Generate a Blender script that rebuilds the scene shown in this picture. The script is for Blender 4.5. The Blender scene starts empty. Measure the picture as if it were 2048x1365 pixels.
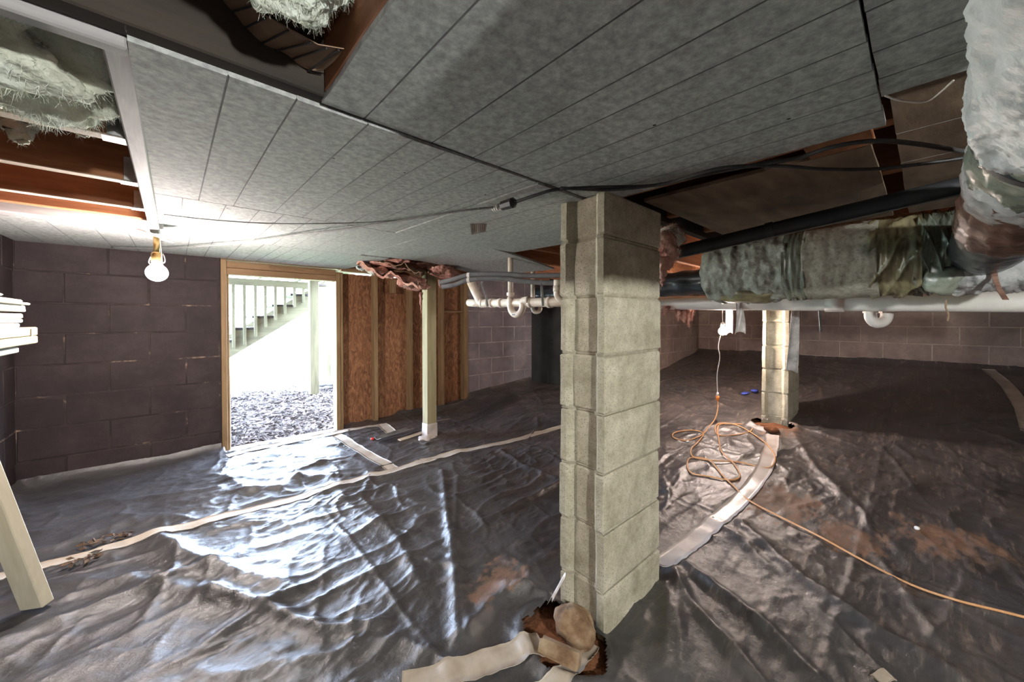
import bpy, bmesh, math, random
import numpy as np
from mathutils import Vector, Matrix, noise as mnoise
R = math.radians
random.seed(7)
SC = bpy.context.scene
COL = SC.collection

# ------------------------------------------------------------------ camera
YAW = R(42.1); FPX = 750.0; CAMH = 1.07; HZ = 640.0
SY, CY = math.sin(YAW), math.cos(YAW)
cam_d = bpy.data.cameras.new('camera'); cam = bpy.data.objects.new('camera', cam_d); COL.objects.link(cam)
PITCH = 0.7
cam.location = (0, 0, CAMH); cam.rotation_euler = (R(90 - PITCH), 0, -YAW)
cam_d.sensor_width = 36; cam_d.lens = FPX / 2048 * 36
cam_d.shift_y = -((682.5 - HZ) - FPX * math.tan(R(PITCH))) / 2048
cam_d.clip_start = 0.02; cam_d.clip_end = 300
SC.camera = cam
# ------------------------------------------------------------------ world, sun, exposure
wd = bpy.data.worlds.new('sky'); SC.world = wd; wd.use_nodes = True
bg = wd.node_tree.nodes['Background']; bg.inputs[0].default_value = (0.58, 0.73, 1.0, 1); bg.inputs[1].default_value = 36.0
sl = bpy.data.lights.new('sun', 'SUN'); sl.energy = 9.0; sl.angle = R(1.5); sl.color = (1, 0.96, 0.9)
so = bpy.data.objects.new('sun', sl); COL.objects.link(so); so.rotation_euler = (R(32), R(18), 0); so.location = (0, 12, 12)
pl = bpy.data.lights.new('door_portal', 'AREA'); pl.shape = 'RECTANGLE'; pl.size = 0.86; pl.size_y = 1.5
pl.cycles.is_portal = True
po = bpy.data.objects.new('door_portal', pl); COL.objects.link(po); po.location = (0.75, 3.99, 0.71); po.rotation_euler = (R(-90), 0, 0)
BULB = {'door': 640.0, 'far': 720.0, 'back': 2200.0}
SC.view_settings.view_transform = 'Standard'; SC.view_settings.look = 'None'
SC.view_settings.exposure = 1.0; SC.view_settings.gamma = 1.0; SC.view_settings.use_curve_mapping = False
SC.cycles.use_denoising = True
SC.cycles.max_bounces = 10; SC.cycles.diffuse_bounces = 6
SC.cycles.sample_clamp_indirect = 6.0

# ------------------------------------------------------------------ geometry helpers
def ray(px):
    t = (px - 1024) / FPX
    return t * CY + SY, -t * SY + CY
def W(px, py, d):
    a, b = ray(px); return Vector((a * d, b * d, CAMH + (HZ - py) / FPX * d))
def onX(px, py, X): return W(px, py, X / ray(px)[0])
def onY(px, py, Y): return W(px, py, Y / ray(px)[1])
def onZ(px, py, Z): return W(px, py, (Z - CAMH) * FPX / (HZ - py))
def zc(x, y): return 1.503 + (0.02 * (y - 0.73) if y > 0.73 else 0.0)      # underside of the ceiling boards
def C(px, py, off=0.012):
    z = 1.5
    for _ in range(8):
        p = onZ(px, py, z - off); z = zc(p.x, p.y)
    return p

_rng = np.random.default_rng(3)
_perm = np.concatenate([_rng.permutation(256)] * 3)
_ang = _rng.random(256) * 2 * np.pi
_gx, _gy = np.cos(_ang), np.sin(_ang)
def pn(x, y, seed=0):
    x = np.asarray(x, float) + seed * 17.13; y = np.asarray(y, float) + seed * 9.71
    xi = np.floor(x).astype(int); yi = np.floor(y).astype(int); xf = x - xi; yf = y - yi
    u = xf * xf * xf * (xf * (xf * 6 - 15) + 10); v = yf * yf * yf * (yf * (yf * 6 - 15) + 10)
    def g(i, j):
        h = _perm[(_perm[(xi + i) & 255] + yi + j) & 255]
        return _gx[h] * (xf - i) + _gy[h] * (yf - j)
    a = g(0, 0) * (1 - u) + g(1, 0) * u; b = g(0, 1) * (1 - u) + g(1, 1) * u
    return a * (1 - v) + b * v
def fbm(x, y, o=4, seed=0):
    s = 0; a = 1.0
    for i in range(o):
        s = s + a * pn(np.asarray(x) * 2 ** i, np.asarray(y) * 2 ** i, seed + i); a *= 0.5
    return s
def base_h(x, y):
    t = np.clip((np.asarray(x, float) - 1.0) / 5.5, 0, None)
    return 0.55 * t ** 1.6
def G0(px, py, off=0.0):
    z = 0.0
    for _ in range(12):
        if py <= HZ + 5: break
        p = onZ(px, py, z + off); z = float(base_h(p.x, p.y))
    return p
# named folds in the plastic (ground points), height, half width
def gl(*pp): return [tuple(G0(*p)[:2]) for p in pp]
FOLDS = [
    (gl((884, 950), (890, 1010), (903, 1120), (910, 1200), (912, 1290)), .022, .026),
    (gl((914, 960), (908, 1080), (925, 1200), (940, 1290)), .012, .020),
    (gl((300, 1085), (380, 1120), (470, 1160), (560, 1185)), .040, .050),
    (gl((420, 1195), (520, 1225), (640, 1275), (760, 1262)), .035, .030),
    (gl((0, 1300), (160, 1230), (330, 1170), (470, 1120)), .030, .040),
    (gl((60, 1180), (260, 1165), (420, 1205)), .025, .045),
    (gl((200, 1010), (330, 1000), (430, 985)), .015, .05),
    (gl((450, 960), (490, 990), (560, 985), (600, 960)), .03, .05),
    (gl((500, 940), (600, 935), (680, 930)), .014, .03),
    (gl((480, 965), (580, 965), (700, 955)), .016, .03),
    (gl((1345, 1150), (1380, 1210), (1480, 1320), (1540, 1400)), .030, .030),
    (gl((1375, 1135), (1460, 1200), (1560, 1290), (1660, 1400)), .034, .030),
    (gl((1485, 1050), (1600, 1160), (1720, 1250), (1930, 1380)), .030, .035),
    (gl((1430, 1040), (1480, 1080), (1540, 1140)), .02, .03),
    (gl((1355, 1145), (1360, 1250), (1370, 1365)), .028, .035),
    (gl((1330, 1180), (1340, 1260), (1330, 1350)), .025, .03),
    (gl((1010, 1180), (1060, 1190), (1095, 1205)), .035, .03),
    (gl((930, 1280), (980, 1210), (1050, 1185)), .030, .03),
    (gl((1000, 905), (1050, 940), (1110, 960)), .018, .02),
    (gl((660, 960), (690, 1010), (760, 1060)), .018, .05),
    (gl((745, 950), (720, 1000), (790, 1080), (840, 1180)), .015, .03),
    (gl((1590, 870), (1640, 940), (1700, 1010)), .015, .03),
    (gl((1400, 900), (1480, 915), (1560, 900)), .015, .03),
    (gl((800, 830), (870, 822), (960, 800), (1020, 795)), .06, .05),
    (gl((880, 838), (960, 812), (1040, 798)), .035, .035),
    (gl((900, 1340), (800, 1290), (700, 1300)), .02, .03),
]
def seg_dist(x, y, a, b):
    ax, ay = a; bx, by = b; dx, dy = bx - ax, by - ay
    t = np.clip(((x - ax) * dx + (y - ay) * dy) / (dx * dx + dy * dy + 1e-9), 0, 1)
    return np.hypot(x - ax - t * dx, y - ay - t * dy)
_cr = random.Random(21); CREASES = []
for _ in range(110):
    x_, y_ = _cr.uniform(-.7, 5.6), _cr.uniform(-.8, 3.6); a_ = _cr.gauss(0.15, .55) if _cr.random() < .7 else _cr.uniform(0, 3.14)
    L_ = _cr.uniform(.2, .9); CREASES.append(((x_, y_), (x_ + L_ * .5 * math.cos(a_) + .05 * _cr.random(), y_ + L_ * .5 * math.sin(a_)), (x_ + L_ * math.cos(a_), y_ + L_ * math.sin(a_) + .06 * _cr.uniform(-1, 1)), _cr.uniform(.005, .016), _cr.uniform(.012, .03)))
HOLES = [(0.955, 0.80, .108, .15), (3.72, 0.865, .10, .15)]
def H(x, y):
    x = np.asarray(x, float); y = np.asarray(y, float)
    shp = x.shape; x = np.atleast_1d(x); y = np.atleast_1d(y)
    h = base_h(x, y) + .030 * fbm(x * .9, y * .9, 2, 11)
    wx = x + .12 * fbm(x * 1.6, y * 1.6, 2, 21); wy = y + .12 * fbm(x * 1.6, y * 1.6, 2, 31)
    # folds mostly stretched along the sheet, ridge shaped
    r1 = 1 - np.abs(fbm(wx * 1.5 + wy * .4, wy * 4.2, 2, 5)) * 2.2
    r2 = 1 - np.abs(fbm(wx * 4.0, wy * 2.1 - wx * 1.0, 2, 8)) * 2.2
    amt = .5 + .5 * np.clip(fbm(x * .7, y * .7, 2, 44) * 2 + .5, 0, 1)
    flat = 1 - .3 * np.clip((x - 2.2) / 1.5, 0, 1)
    h = h + amt * flat * (.013 * np.clip(r1, 0, 1) ** 3 + .008 * np.clip(r2, 0, 1) ** 4)
    r3 = 1 - np.abs(fbm(wx * 6 + wy * 3, wy * 11 - wx * 2, 2, 61)) * 2.4
    r4 = 1 - np.abs(fbm(wx * 15 - wy * 4, wy * 22, 2, 63)) * 2.4
    h = h + flat * ((.0030 * fbm(wx * 5, wy * 9, 3, 60) + .0034 * np.clip(r3, 0, 1) ** 3) * (.4 + 1.2 * np.clip(fbm(x * 1.3, y * 1.3, 2, 47) * 2 + .4, 0, 1)) + .0013 * np.clip(r4, 0, 1) ** 2.5 * 1.4 + .0010 * fbm(x * 36, y * 44, 2, 70))
    for pts, hh, w in FOLDS:
        d = np.full(x.shape, 9.0)
        for a, b in zip(pts[:-1], pts[1:]): d = np.minimum(d, seg_dist(x, y, a, b))
        h = h + hh * np.exp(-(d / w) ** 1.5) * .8
    for a, m_, b, hh, w in CREASES:
        x0, x1 = min(a[0], m_[0], b[0]) - .1, max(a[0], m_[0], b[0]) + .1; y0, y1 = min(a[1], m_[1], b[1]) - .1, max(a[1], m_[1], b[1]) + .1
        k = (x > x0) & (x < x1) & (y > y0) & (y < y1)
        if not k.any(): continue
        xs, ys_ = x[k], y[k]; d = np.minimum(seg_dist(xs, ys_, a, m_), seg_dist(xs, ys_, m_, b))
        t = np.clip(np.hypot(xs - a[0], ys_ - a[1]) / math.hypot(b[0] - a[0], b[1] - a[1]), 0, 1)
        h[k] += hh * np.exp(-(d / w) ** 1.3) * np.sqrt(np.clip(4 * t * (1 - t), 0.02, 1))
    # creases left by the folding of the roll
    for cx in (0.62, 2.15, 4.3):
        h = h + .005 * np.exp(-((x - cx - .02 * fbm(y * .8, x * 0 + cx, 2, 3)) / .012) ** 2)
    for cyy in (-0.62, 1.55, 0.2):
        h = h + .005 * np.exp(-((y - cyy - .02 * fbm(x * .8, y * 0 + cyy, 2, 4)) / .012) ** 2)
    # turned up against the walls
    wall = np.minimum(3.83 - y, x + .74)
    h = h + np.where((x < .30) | (x > 2.72) | (y < 3.4), .085, .0) * np.exp(-np.clip(wall, 0, None) / .035)
    h = h + np.where(x > 3.0, .07, 0) * np.exp(-np.clip(6.5 - x, 0, None) / .05)
    for hx, hy, ra, rb in HOLES:
        q = np.hypot((x - hx) / ra, (y - hy) / rb)
        h = h + .022 * np.exp(-((q - 1.1) / .22) ** 2)
    return h
def hz(x, y): return float(H(np.array([x]), np.array([y]))[0])
def G(px, py, off=0.0):
    p = G0(px, py)
    for _ in range(6):
        p = onZ(px, py, hz(p.x, p.y) + off)
    return p

def mesh(name, verts, faces, mat=None, smooth=False):
    me = bpy.data.meshes.new(name); me.from_pydata([tuple(v) for v in verts], [], faces); me.update()
    if mat: me.materials.append(mat)
    if smooth:
        me.polygons.foreach_set('use_smooth', [True] * len(me.polygons))
    return me
def obj(name, me, parent=None, loc=(0, 0, 0), rot=None):
    o = bpy.data.objects.new(name, me); COL.objects.link(o); o.location = loc
    if rot: o.rotation_euler = rot
    if parent is not None: o.parent = parent
    return o
def part(name, vf, mat, parent=None, smooth=False, loc=(0, 0, 0)):
    """mesh in world coordinates, re-based on its parent's place"""
    v, f = vf
    off = Vector(parent.location) if parent is not None else Vector((0, 0, 0))
    if parent is not None and parent.parent is not None: off = off + Vector(parent.parent.location)
    return obj(name, mesh(name, [Vector(p) - off for p in v], f, mat, smooth), parent, loc)
def tag(o, label, cat, group=None):
    o['label'] = label; o['category'] = cat
    if group: o['group'] = group
    return o
def thing(name, label, cat, loc=(0, 0, 0), group=None):
    o = bpy.data.objects.new(name, None); COL.objects.link(o); o.location = loc; o.empty_display_size = .05
    return tag(o, label, cat, group)
def solo(name, vf, mat, label, cat, smooth=False, group=None):
    """a thing that is one mesh, its origin at its base"""
    v, f = vf; v = [Vector(p) for p in v]
    b = Vector((sum(p.x for p in v) / len(v), sum(p.y for p in v) / len(v), min(p.z for p in v)))
    o = obj(name, mesh(name, [p - b for p in v], f, mat, smooth), None, b)
    return tag(o, label, cat, group)
def struct(name, vf=None, mat=None, smooth=False, loc=(0, 0, 0)):
    if vf is None:
        o = bpy.data.objects.new(name, None); COL.objects.link(o); o.location = loc
    else:
        o = part(name, vf, mat, None, smooth)
    o['kind'] = 'structure'
    return o
def join(*vfs):
    V, F = [], []
    for v, f in vfs:
        n = len(V); V += list(v); F += [tuple(i + n for i in q) for q in f]
    return V, F
BOXF = [(0, 3, 2, 1), (4, 5, 6, 7), (0, 1, 5, 4), (1, 2, 6, 5), (2, 3, 7, 6), (3, 0, 4, 7)]
def box(x0, y0, z0, x1, y1, z1):
    return [(x0, y0, z0), (x1, y0, z0), (x1, y1, z0), (x0, y1, z0), (x0, y0, z1), (x1, y0, z1), (x1, y1, z1), (x0, y1, z1)], list(BOXF)
def cbox(x0, y0, z0, x1, y1, z1, c=.004, jit=0.0, rnd=None):
    """box with chamfered edges (24 corners)"""
    V, idx = [], {}
    lo, hi = (x0, y0, z0), (x1, y1, z1)
    r = rnd or random
    for sx in (0, 1):
        for sy in (0, 1):
            for sz in (0, 1):
                s = (sx, sy, sz)
                cor = [hi[k] if s[k] else lo[k] for k in range(3)]
                ins = [cor[k] + (-c if s[k] else c) for k in range(3)]
                for ax in range(3):
                    p = list(ins); p[ax] = cor[ax]
                    if jit: p = [q + r.uniform(-jit, jit) for q in p]
                    idx[(s, ax)] = len(V); V.append(tuple(p))
    F = []
    for ax in range(3):
        o1, o2 = (ax + 1) % 3, (ax + 2) % 3
        for sv in (0, 1):
            q = []
            for a, b in ((0, 0), (1, 0), (1, 1), (0, 1)):
                s = [0, 0, 0]; s[ax] = sv; s[o1] = a; s[o2] = b
                q.append(idx[(tuple(s), ax)])
            F.append(tuple(q if sv else q[::-1]))
    for ax in range(3):          # edge strips along axis ax
        o1, o2 = (ax + 1) % 3, (ax + 2) % 3
        for a in (0, 1):
            for b in (0, 1):
                s0 = [0, 0, 0]; s0[o1] = a; s0[o2] = b; s1 = list(s0); s1[ax] = 1
                q = [idx[(tuple(s0), o1)], idx[(tuple(s1), o1)], idx[(tuple(s1), o2)], idx[(tuple(s0), o2)]]
                F.append(tuple(q if (a ^ b) else q[::-1]))
    for s in [(a, b, c2) for a in (0, 1) for b in (0, 1) for c2 in (0, 1)]:
        q = [idx[(s, 0)], idx[(s, 1)], idx[(s, 2)]]
        F.append(tuple(q if (sum(s) % 2) else q[::-1]))
    return V, F
def obox(a, b, w, h, up=(0, 0, 1), c=.003):
    """bar from a to b, w wide and h high"""
    a, b = Vector(a), Vector(b); d = (b - a); L = d.length; d.normalize(); up = Vector(up)
    s = d.cross(up).normalized(); u = s.cross(d).normalized()
    v, f = cbox(0, -w / 2, -h / 2, L, w / 2, h / 2, c)
    return [a + d * p[0] + s * -p[1] + u * p[2] for p in v], f
def cr(pts, n=8):
    P = [Vector(p) for p in pts]; out = []
    for i in range(len(P) - 1):
        p0 = P[max(i - 1, 0)]; p1 = P[i]; p2 = P[i + 1]; p3 = P[min(i + 2, len(P) - 1)]
        for k in range(n):
            t = k / n
            out.append(.5 * ((2 * p1) + (p2 - p0) * t + (2 * p0 - 5 * p1 + 4 * p2 - p3) * t * t + (3 * p1 - p0 - 3 * p2 + p3) * t ** 3))
    out.append(P[-1]); return out
def frames(P):
    T = []
    for i in range(len(P)):
        T.append((P[min(i + 1, len(P) - 1)] - P[max(i - 1, 0)]).normalized())
    up = Vector((0, 0, 1)) if abs(T[0].z) < .9 else Vector((1, 0, 0))
    N = [(up - T[0] * up.dot(T[0])).normalized()]
    for i in range(1, len(P)):
        n = N[-1] - T[i] * N[-1].dot(T[i]); N.append(n.normalized())
    return T, N
def tube(P, r, seg=10, cap=True, rf=None):
    P = [Vector(p) for p in P]; T, N = frames(P); V, F = [], []
    n = len(P)
    for i in range(n):
        B = T[i].cross(N[i])
        for k in range(seg):
            a = 2 * math.pi * k / seg
            rr = r[i] if isinstance(r, (list, tuple)) else r
            if rf: rr = rf(i / (n - 1), a, rr, P[i])
            V.append(P[i] + (N[i] * math.cos(a) + B * math.sin(a)) * rr)
    for i in range(n - 1):
        for k in range(seg):
            k2 = (k + 1) % seg
            F.append((i * seg + k, i * seg + k2, (i + 1) * seg + k2, (i + 1) * seg + k))
    if cap:
        F.append(tuple(range(seg))[::-1]); F.append(tuple((n - 1) * seg + k for k in range(seg)))
    return V, F
def lathe(prof, seg=20, loc=(0, 0, 0)):
    V, F = [], []
    for r, z in prof:
        for k in range(seg):
            a = 2 * math.pi * k / seg
            V.append((loc[0] + r * math.cos(a), loc[1] + r * math.sin(a), loc[2] + z))
    for i in range(len(prof) - 1):
        for k in range(seg):
            k2 = (k + 1) % seg
            F.append((i * seg + k, i * seg + k2, (i + 1) * seg + k2, (i + 1) * seg + k))
    F.append(tuple(range(seg))[::-1]); F.append(tuple((len(prof) - 1) * seg + k for k in range(seg)))
    return V, F
def grid(fn, nu, nv):
    V = [fn(i / nu, j / nv) for i in range(nu + 1) for j in range(nv + 1)]
    F = [(i * (nv + 1) + j, (i + 1) * (nv + 1) + j, (i + 1) * (nv + 1) + j + 1, i * (nv + 1) + j + 1) for i in range(nu) for j in range(nv)]
    return V, F
def sheet(fn, nu, nv, th):
    """thin closed sheet: grid plus a back face th below along z"""
    V, F = grid(fn, nu, nv); n = len(V)
    V2 = [Vector(p) + Vector(th) for p in V]
    F2 = [tuple(i + n for i in f[::-1]) for f in F]
    rim = []
    m = nv + 1
    for j in range(nv): rim += [(j + 1, j, j + n, j + 1 + n), (nu * m + j, nu * m + j + 1, nu * m + j + 1 + n, nu * m + j + n)]
    for i in range(nu): rim += [(i * m, (i + 1) * m, (i + 1) * m + n, i * m + n), ((i + 1) * m + nv, i * m + nv, i * m + nv + n, (i + 1) * m + nv + n)]
    return [Vector(p) for p in V] + V2, F + F2 + rim
def blob(c, s, amp=.25, freq=6.0, sub=4, seed=0, squash=None, octv=5):
    bm = bmesh.new(); bmesh.ops.create_icosphere(bm, subdivisions=sub, radius=1.0)
    V = []
    c = Vector(c)
    for v in bm.verts:
        d = v.co.normalized()
        q = Vector((d.x * s[0], d.y * s[1], d.z * s[2]))
        k = mnoise.fractal((q + Vector((seed * 3.1, seed, 0))) * freq, 1.0, 2.0, octv)
        V.append(c + q * (1 + amp * k))
    F = [tuple(x.index for x in f.verts) for f in bm.faces]; bm.free()
    return V, F
def floor_strip(pts, w, off=.004, th=.003, n=10, ragged=.0018, seed=0, wr=.002):
    """strip of tape that lies on the plastic along a line of ground points"""
    P = cr([Vector((p[0], p[1], 0)) for p in pts], n); T, N = frames(P); m = len(P) - 1; rr = random.Random(seed)
    nv = 5; wj = [(rr.uniform(-ragged, ragged), rr.uniform(-ragged, ragged)) for _ in range(m + 1)]
    rows = []
    for i in range(m + 1):
        s = Vector((-T[i].y, T[i].x, 0))
        for j in range(nv + 1):
            t = j / nv - .5
            e = wj[i][0] if j == 0 else (wj[i][1] if j == nv else 0)
            rows.append((P[i] + s * (t * w + e)))
    X = np.array([p.x for p in rows]); Y = np.array([p.y for p in rows])
    Z = H(X, Y)
    # bridges the small wrinkles a little, so smooth across the strip
    Zm = Z.reshape(m + 1, nv + 1)
    Zs = .5 * Zm + .5 * np.maximum(Zm, Zm.mean(axis=1, keepdims=True))
    Zs = Zs + off + wr * np.abs(pn(X.reshape(Zm.shape) * 30, Y.reshape(Zm.shape) * 30, seed))
    V = [Vector((X[k], Y[k], Zs.flat[k])) for k in range(len(rows))]
    it = iter(V); table = [[next(it) for j in range(nv + 1)] for i in range(m + 1)]
    return sheet(lambda u, v: table[round(u * m)][round(v * nv)], m, nv, (0, 0, -th))

# ------------------------------------------------------------------ materials
MATS = {}
def M(name, stops, scale=8.0, rough=.8, bump=.2, bscale=60.0, stretch=(1, 1, 1), coords='obj', detail=6.0, spec=.3, metal=0.0,
      dist=0.0, rough2=None, nrough=.6, sub=None, bdist=.004, spots=None):
    """noise-driven principled material. stops: [(position, rgb), ...]"""
    m = bpy.data.materials.new(name); m.use_nodes = True; nt = m.node_tree; N = nt.nodes; L = nt.links
    b = N['Principled BSDF']; b.inputs['Metallic'].default_value = metal
    b.inputs['Specular IOR Level'].default_value = spec
    if coords == 'obj':
        tc = N.new('ShaderNodeTexCoord'); oi = N.new('ShaderNodeObjectInfo'); ad = N.new('ShaderNodeVectorMath'); ad.operation = 'ADD'
        mu = N.new('ShaderNodeMath'); mu.operation = 'MULTIPLY'; mu.inputs[1].default_value = 37.0
        L.new(oi.outputs['Random'], mu.inputs[0]); L.new(tc.outputs['Object'], ad.inputs[0]); L.new(mu.outputs[0], ad.inputs[1]); src = ad.outputs[0]
    else:
        ge = N.new('ShaderNodeNewGeometry'); src = ge.outputs['Position']
    mp = N.new('ShaderNodeMapping'); mp.inputs['Scale'].default_value = stretch; L.new(src, mp.inputs['Vector'])
    tx = N.new('ShaderNodeTexNoise'); tx.inputs['Scale'].default_value = scale; tx.inputs['Detail'].default_value = detail
    tx.inputs['Roughness'].default_value = nrough; tx.inputs['Distortion'].default_value = dist
    L.new(mp.outputs[0], tx.inputs['Vector'])
    cr_ = N.new('ShaderNodeValToRGB'); L.new(tx.outputs[0], cr_.inputs[0])
    el = cr_.color_ramp.elements
    while len(el) > 2: el.remove(el[-1])
    for i, (p, c) in enumerate(stops):
        e = el[i] if i < 2 else el.new(p)
        e.position = p; e.color = (*c, 1)
    colour = cr_.outputs[0]
    t2 = N.new('ShaderNodeTexNoise'); t2.inputs['Scale'].default_value = bscale; t2.inputs['Detail'].default_value = 5; L.new(mp.outputs[0], t2.inputs['Vector'])
    if spots:            # small pits or specks: (scale, size, colour)
        vo = N.new('ShaderNodeTexVoronoi'); vo.inputs['Scale'].default_value = spots[0]; L.new(src, vo.inputs['Vector'])
        lt = N.new('ShaderNodeMath'); lt.operation = 'LESS_THAN'; lt.inputs[1].default_value = spots[1]; L.new(vo.outputs['Distance'], lt.inputs[0])
        mx = N.new('ShaderNodeMix'); mx.data_type = 'RGBA'; L.new(lt.outputs[0], mx.inputs[0]); L.new(colour, mx.inputs[6]); mx.inputs[7].default_value = (*spots[2], 1)
        colour = mx.outputs[2]
    L.new(colour, b.inputs['Base Color'])
    if rough2 is not None:
        mr = N.new('ShaderNodeMapRange'); mr.inputs['To Min'].default_value = rough; mr.inputs['To Max'].default_value = rough2
        mr.inputs['From Min'].default_value = .35; mr.inputs['From Max'].default_value = .65; L.new(t2.outputs[0], mr.inputs[0]); L.new(mr.outputs[0], b.inputs['Roughness'])
    else: b.inputs['Roughness'].default_value = rough
    if bump:
        bp = N.new('ShaderNodeBump'); bp.inputs['Strength'].default_value = bump; bp.inputs['Distance'].default_value = bdist
        L.new(t2.outputs[0], bp.inputs['Height']); L.new(bp.outputs[0], b.inputs['Normal'])
    if sub:
        b.inputs['Subsurface Weight'].default_value = sub; b.inputs['Subsurface Scale'].default_value = .02
    MATS[name] = m; return m
def emit(name, col, s):
    m = bpy.data.materials.new(name); m.use_nodes = True; nt = m.node_tree; b = nt.nodes['Principled BSDF']
    b.inputs['Base Color'].default_value = (*col, 1); b.inputs['Emission Color'].default_value = (*col, 1); b.inputs['Emission Strength'].default_value = s
    return m
AX = {'x': (.12, 1, 1), 'y': (1, .12, 1), 'z': (1, 1, .12)}
def wood(name, dark, light, ax, scale=28, **k):
    return M(name + '_' + ax, [(.3, dark), (.7, light)], scale=scale, stretch=AX[ax], rough=.7, bump=.25, bscale=70, dist=.6, **k)

m_panel = M('fibre_ceiling_board', [(.32, (.21, .215, .21)), (.5, (.325, .33, .32)), (.68, (.46, .465, .45))], scale=55, rough=.85, bump=.2, bscale=120, coords='pos', detail=7, nrough=.7, spots=(7.5, .03, (.03, .03, .03)))
m_groove = M('board_groove', [(.3, (.12, .12, .12)), (.7, (.19, .19, .185))], scale=30, coords='pos')
m_brown = M('brown_cast_board', [(.3, (.09, .06, .04)), (.55, (.165, .112, .075)), (.75, (.23, .165, .11))], scale=9, stretch=(.6, 2.0, 1), rough=.75, coords='pos', detail=8, bscale=80)  # brown colour cast painted into what is otherwise grey ceiling board
m_joist_x = wood('joist_pine', (.20, .075, .032), (.36, .16, .075), 'x', 22)
m_joist_y = wood('joist_pine', (.20, .075, .032), (.36, .16, .075), 'y', 22)
m_grey_x = wood('painted_lumber', (.22, .205, .205), (.37, .35, .345), 'x', 20)
m_grey_y = wood('painted_lumber', (.22, .205, .205), (.37, .35, .345), 'y', 20)
m_dark_wood = wood('girder_wood', (.018, .014, .011), (.05, .038, .028), 'x', 18)
m_pale_edge = wood('sawn_edge', (.42, .33, .25), (.6, .5, .4), 'x', 25)
m_stud = wood('stud_pine', (.17, .105, .05), (.28, .185, .095), 'z', 24)
m_frame_x = wood('frame_pine', (.16, .09, .045), (.27, .165, .085), 'x', 24)
m_post = wood('treated_post', (.23, .19, .10), (.36, .31, .18), 'z', 20)
m_osb = M('strand_board', [(.28, (.085, .033, .016)), (.46, (.18, .078, .036)), (.60, (.27, .13, .062)), (.76, (.38, .21, .11))], scale=20, stretch=(1.0, 1, .35), rough=.75, bump=.25, bscale=90, dist=2.5, detail=4)
m_block_dark = M('dark_coated_block', [(.25, (.017, .012, .0125)), (.5, (.030, .021, .022)), (.75, (.055, .041, .040))], scale=3.2, rough=.7, bump=.35, bscale=70, coords='pos', detail=9, nrough=.7, spec=.2)
m_mortar_dark = M('pale_mortar_in_dark_wall', [(.42, (.022, .016, .016)), (.60, (.040, .030, .028)), (.68, (.20, .14, .10))], scale=7, rough=.9, coords='pos')
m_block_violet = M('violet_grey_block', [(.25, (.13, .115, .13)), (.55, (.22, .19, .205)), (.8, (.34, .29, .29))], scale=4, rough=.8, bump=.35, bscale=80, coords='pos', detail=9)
m_mortar_violet = M('whitish_mortar', [(.35, (.22, .19, .19)), (.7, (.46, .41, .39))], scale=9, coords='pos', rough=.9)
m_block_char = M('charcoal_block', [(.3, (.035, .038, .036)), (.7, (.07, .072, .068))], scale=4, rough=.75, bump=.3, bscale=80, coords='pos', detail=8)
m_block_far = M('brown_grey_block', [(.25, (.15, .105, .09)), (.5, (.24, .175, .15)), (.78, (.36, .28, .22))], scale=3.5, rough=.9, bump=.4, bscale=90, coords='pos', detail=9, nrough=.7)
m_mortar_far = M('far_mortar', [(.3, (.26, .2, .165)), (.7, (.42, .34, .27))], scale=10, coords='pos', rough=.95)
m_block_pillar = M('concrete_block', [(.25, (.17, .15, .10)), (.42, (.35, .315, .225)), (.56, (.47, .43, .325)), (.75, (.67, .62, .50))], scale=9, rough=.92, bump=.7, bscale=150, coords='obj', detail=12, nrough=.78, spots=(120, .24, (.25, .23, .185)), bdist=.004)
m_mortar_pillar = M('sandy_mortar', [(.3, (.27, .24, .17)), (.7, (.46, .42, .33))], scale=30, coords='pos', rough=.95, bump=.5, bscale=160)
m_soil = M('red_clay_soil', [(.25, (.06, .022, .010)), (.5, (.17, .065, .028)), (.75, (.32, .15, .07))], scale=16, rough=.95, bump=.9, bscale=60, coords='pos', detail=12, nrough=.7, bdist=.01)
m_rock = M('sandy_rock', [(.3, (.09, .045, .022)), (.48, (.22, .135, .075)), (.72, (.42, .32, .21))], scale=13, rough=.9, bump=.9, bscale=70, detail=10)
m_tape = M('beige_seam_tape', [(.25, (.30, .235, .175)), (.5, (.42, .355, .28)), (.75, (.53, .475, .40))], scale=9, rough=.42, bump=.3, bscale=35, coords='pos', spec=.4)
m_tape_white = M('pale_seam_tape', [(.3, (.38, .32, .28)), (.52, (.52, .46, .42)), (.75, (.60, .56, .52))], scale=7, rough=.35, bump=.3, bscale=30, coords='pos', spec=.5)
m_pvc = M('aged_white_plumbing', [(.3, (.58, .47, .37)), (.7, (.76, .68, .58))], scale=12, rough=.4, bump=.05, spec=.4)
m_pvc_white = M('white_plumbing', [(.3, (.66, .62, .57)), (.7, (.80, .77, .73))], scale=8, rough=.38, bump=.05, spec=.4)
m_foam = M('grey_pipe_foam', [(.3, (.10, .105, .11)), (.7, (.18, .185, .19))], scale=14, rough=.75, bump=.2)
m_blackpipe = M('black_pipe', [(.3, (.012, .013, .016)), (.7, (.035, .036, .04))], scale=10, rough=.55, bump=.2, spec=.4)
m_cable = M('dark_cable', [(.3, (.02, .02, .02)), (.7, (.05, .05, .05))], scale=20, rough=.5, bump=0)
m_greycable = M('grey_cable', [(.3, (.10, .10, .10)), (.7, (.18, .18, .175))], scale=20, rough=.55, bump=0)
m_metal = M('dull_galvanised', [(.3, (.22, .22, .22)), (.7, (.42, .42, .41))], scale=18, rough=.45, metal=.8, bump=.1)
m_white_paint = M('white_paint', [(.3, (.66, .64, .60)), (.7, (.80, .78, .74))], scale=10, rough=.6, bump=.1)
m_cream_board = wood('cream_board', (.36, .33, .26), (.50, .47, .385), 'y', 16)
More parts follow.
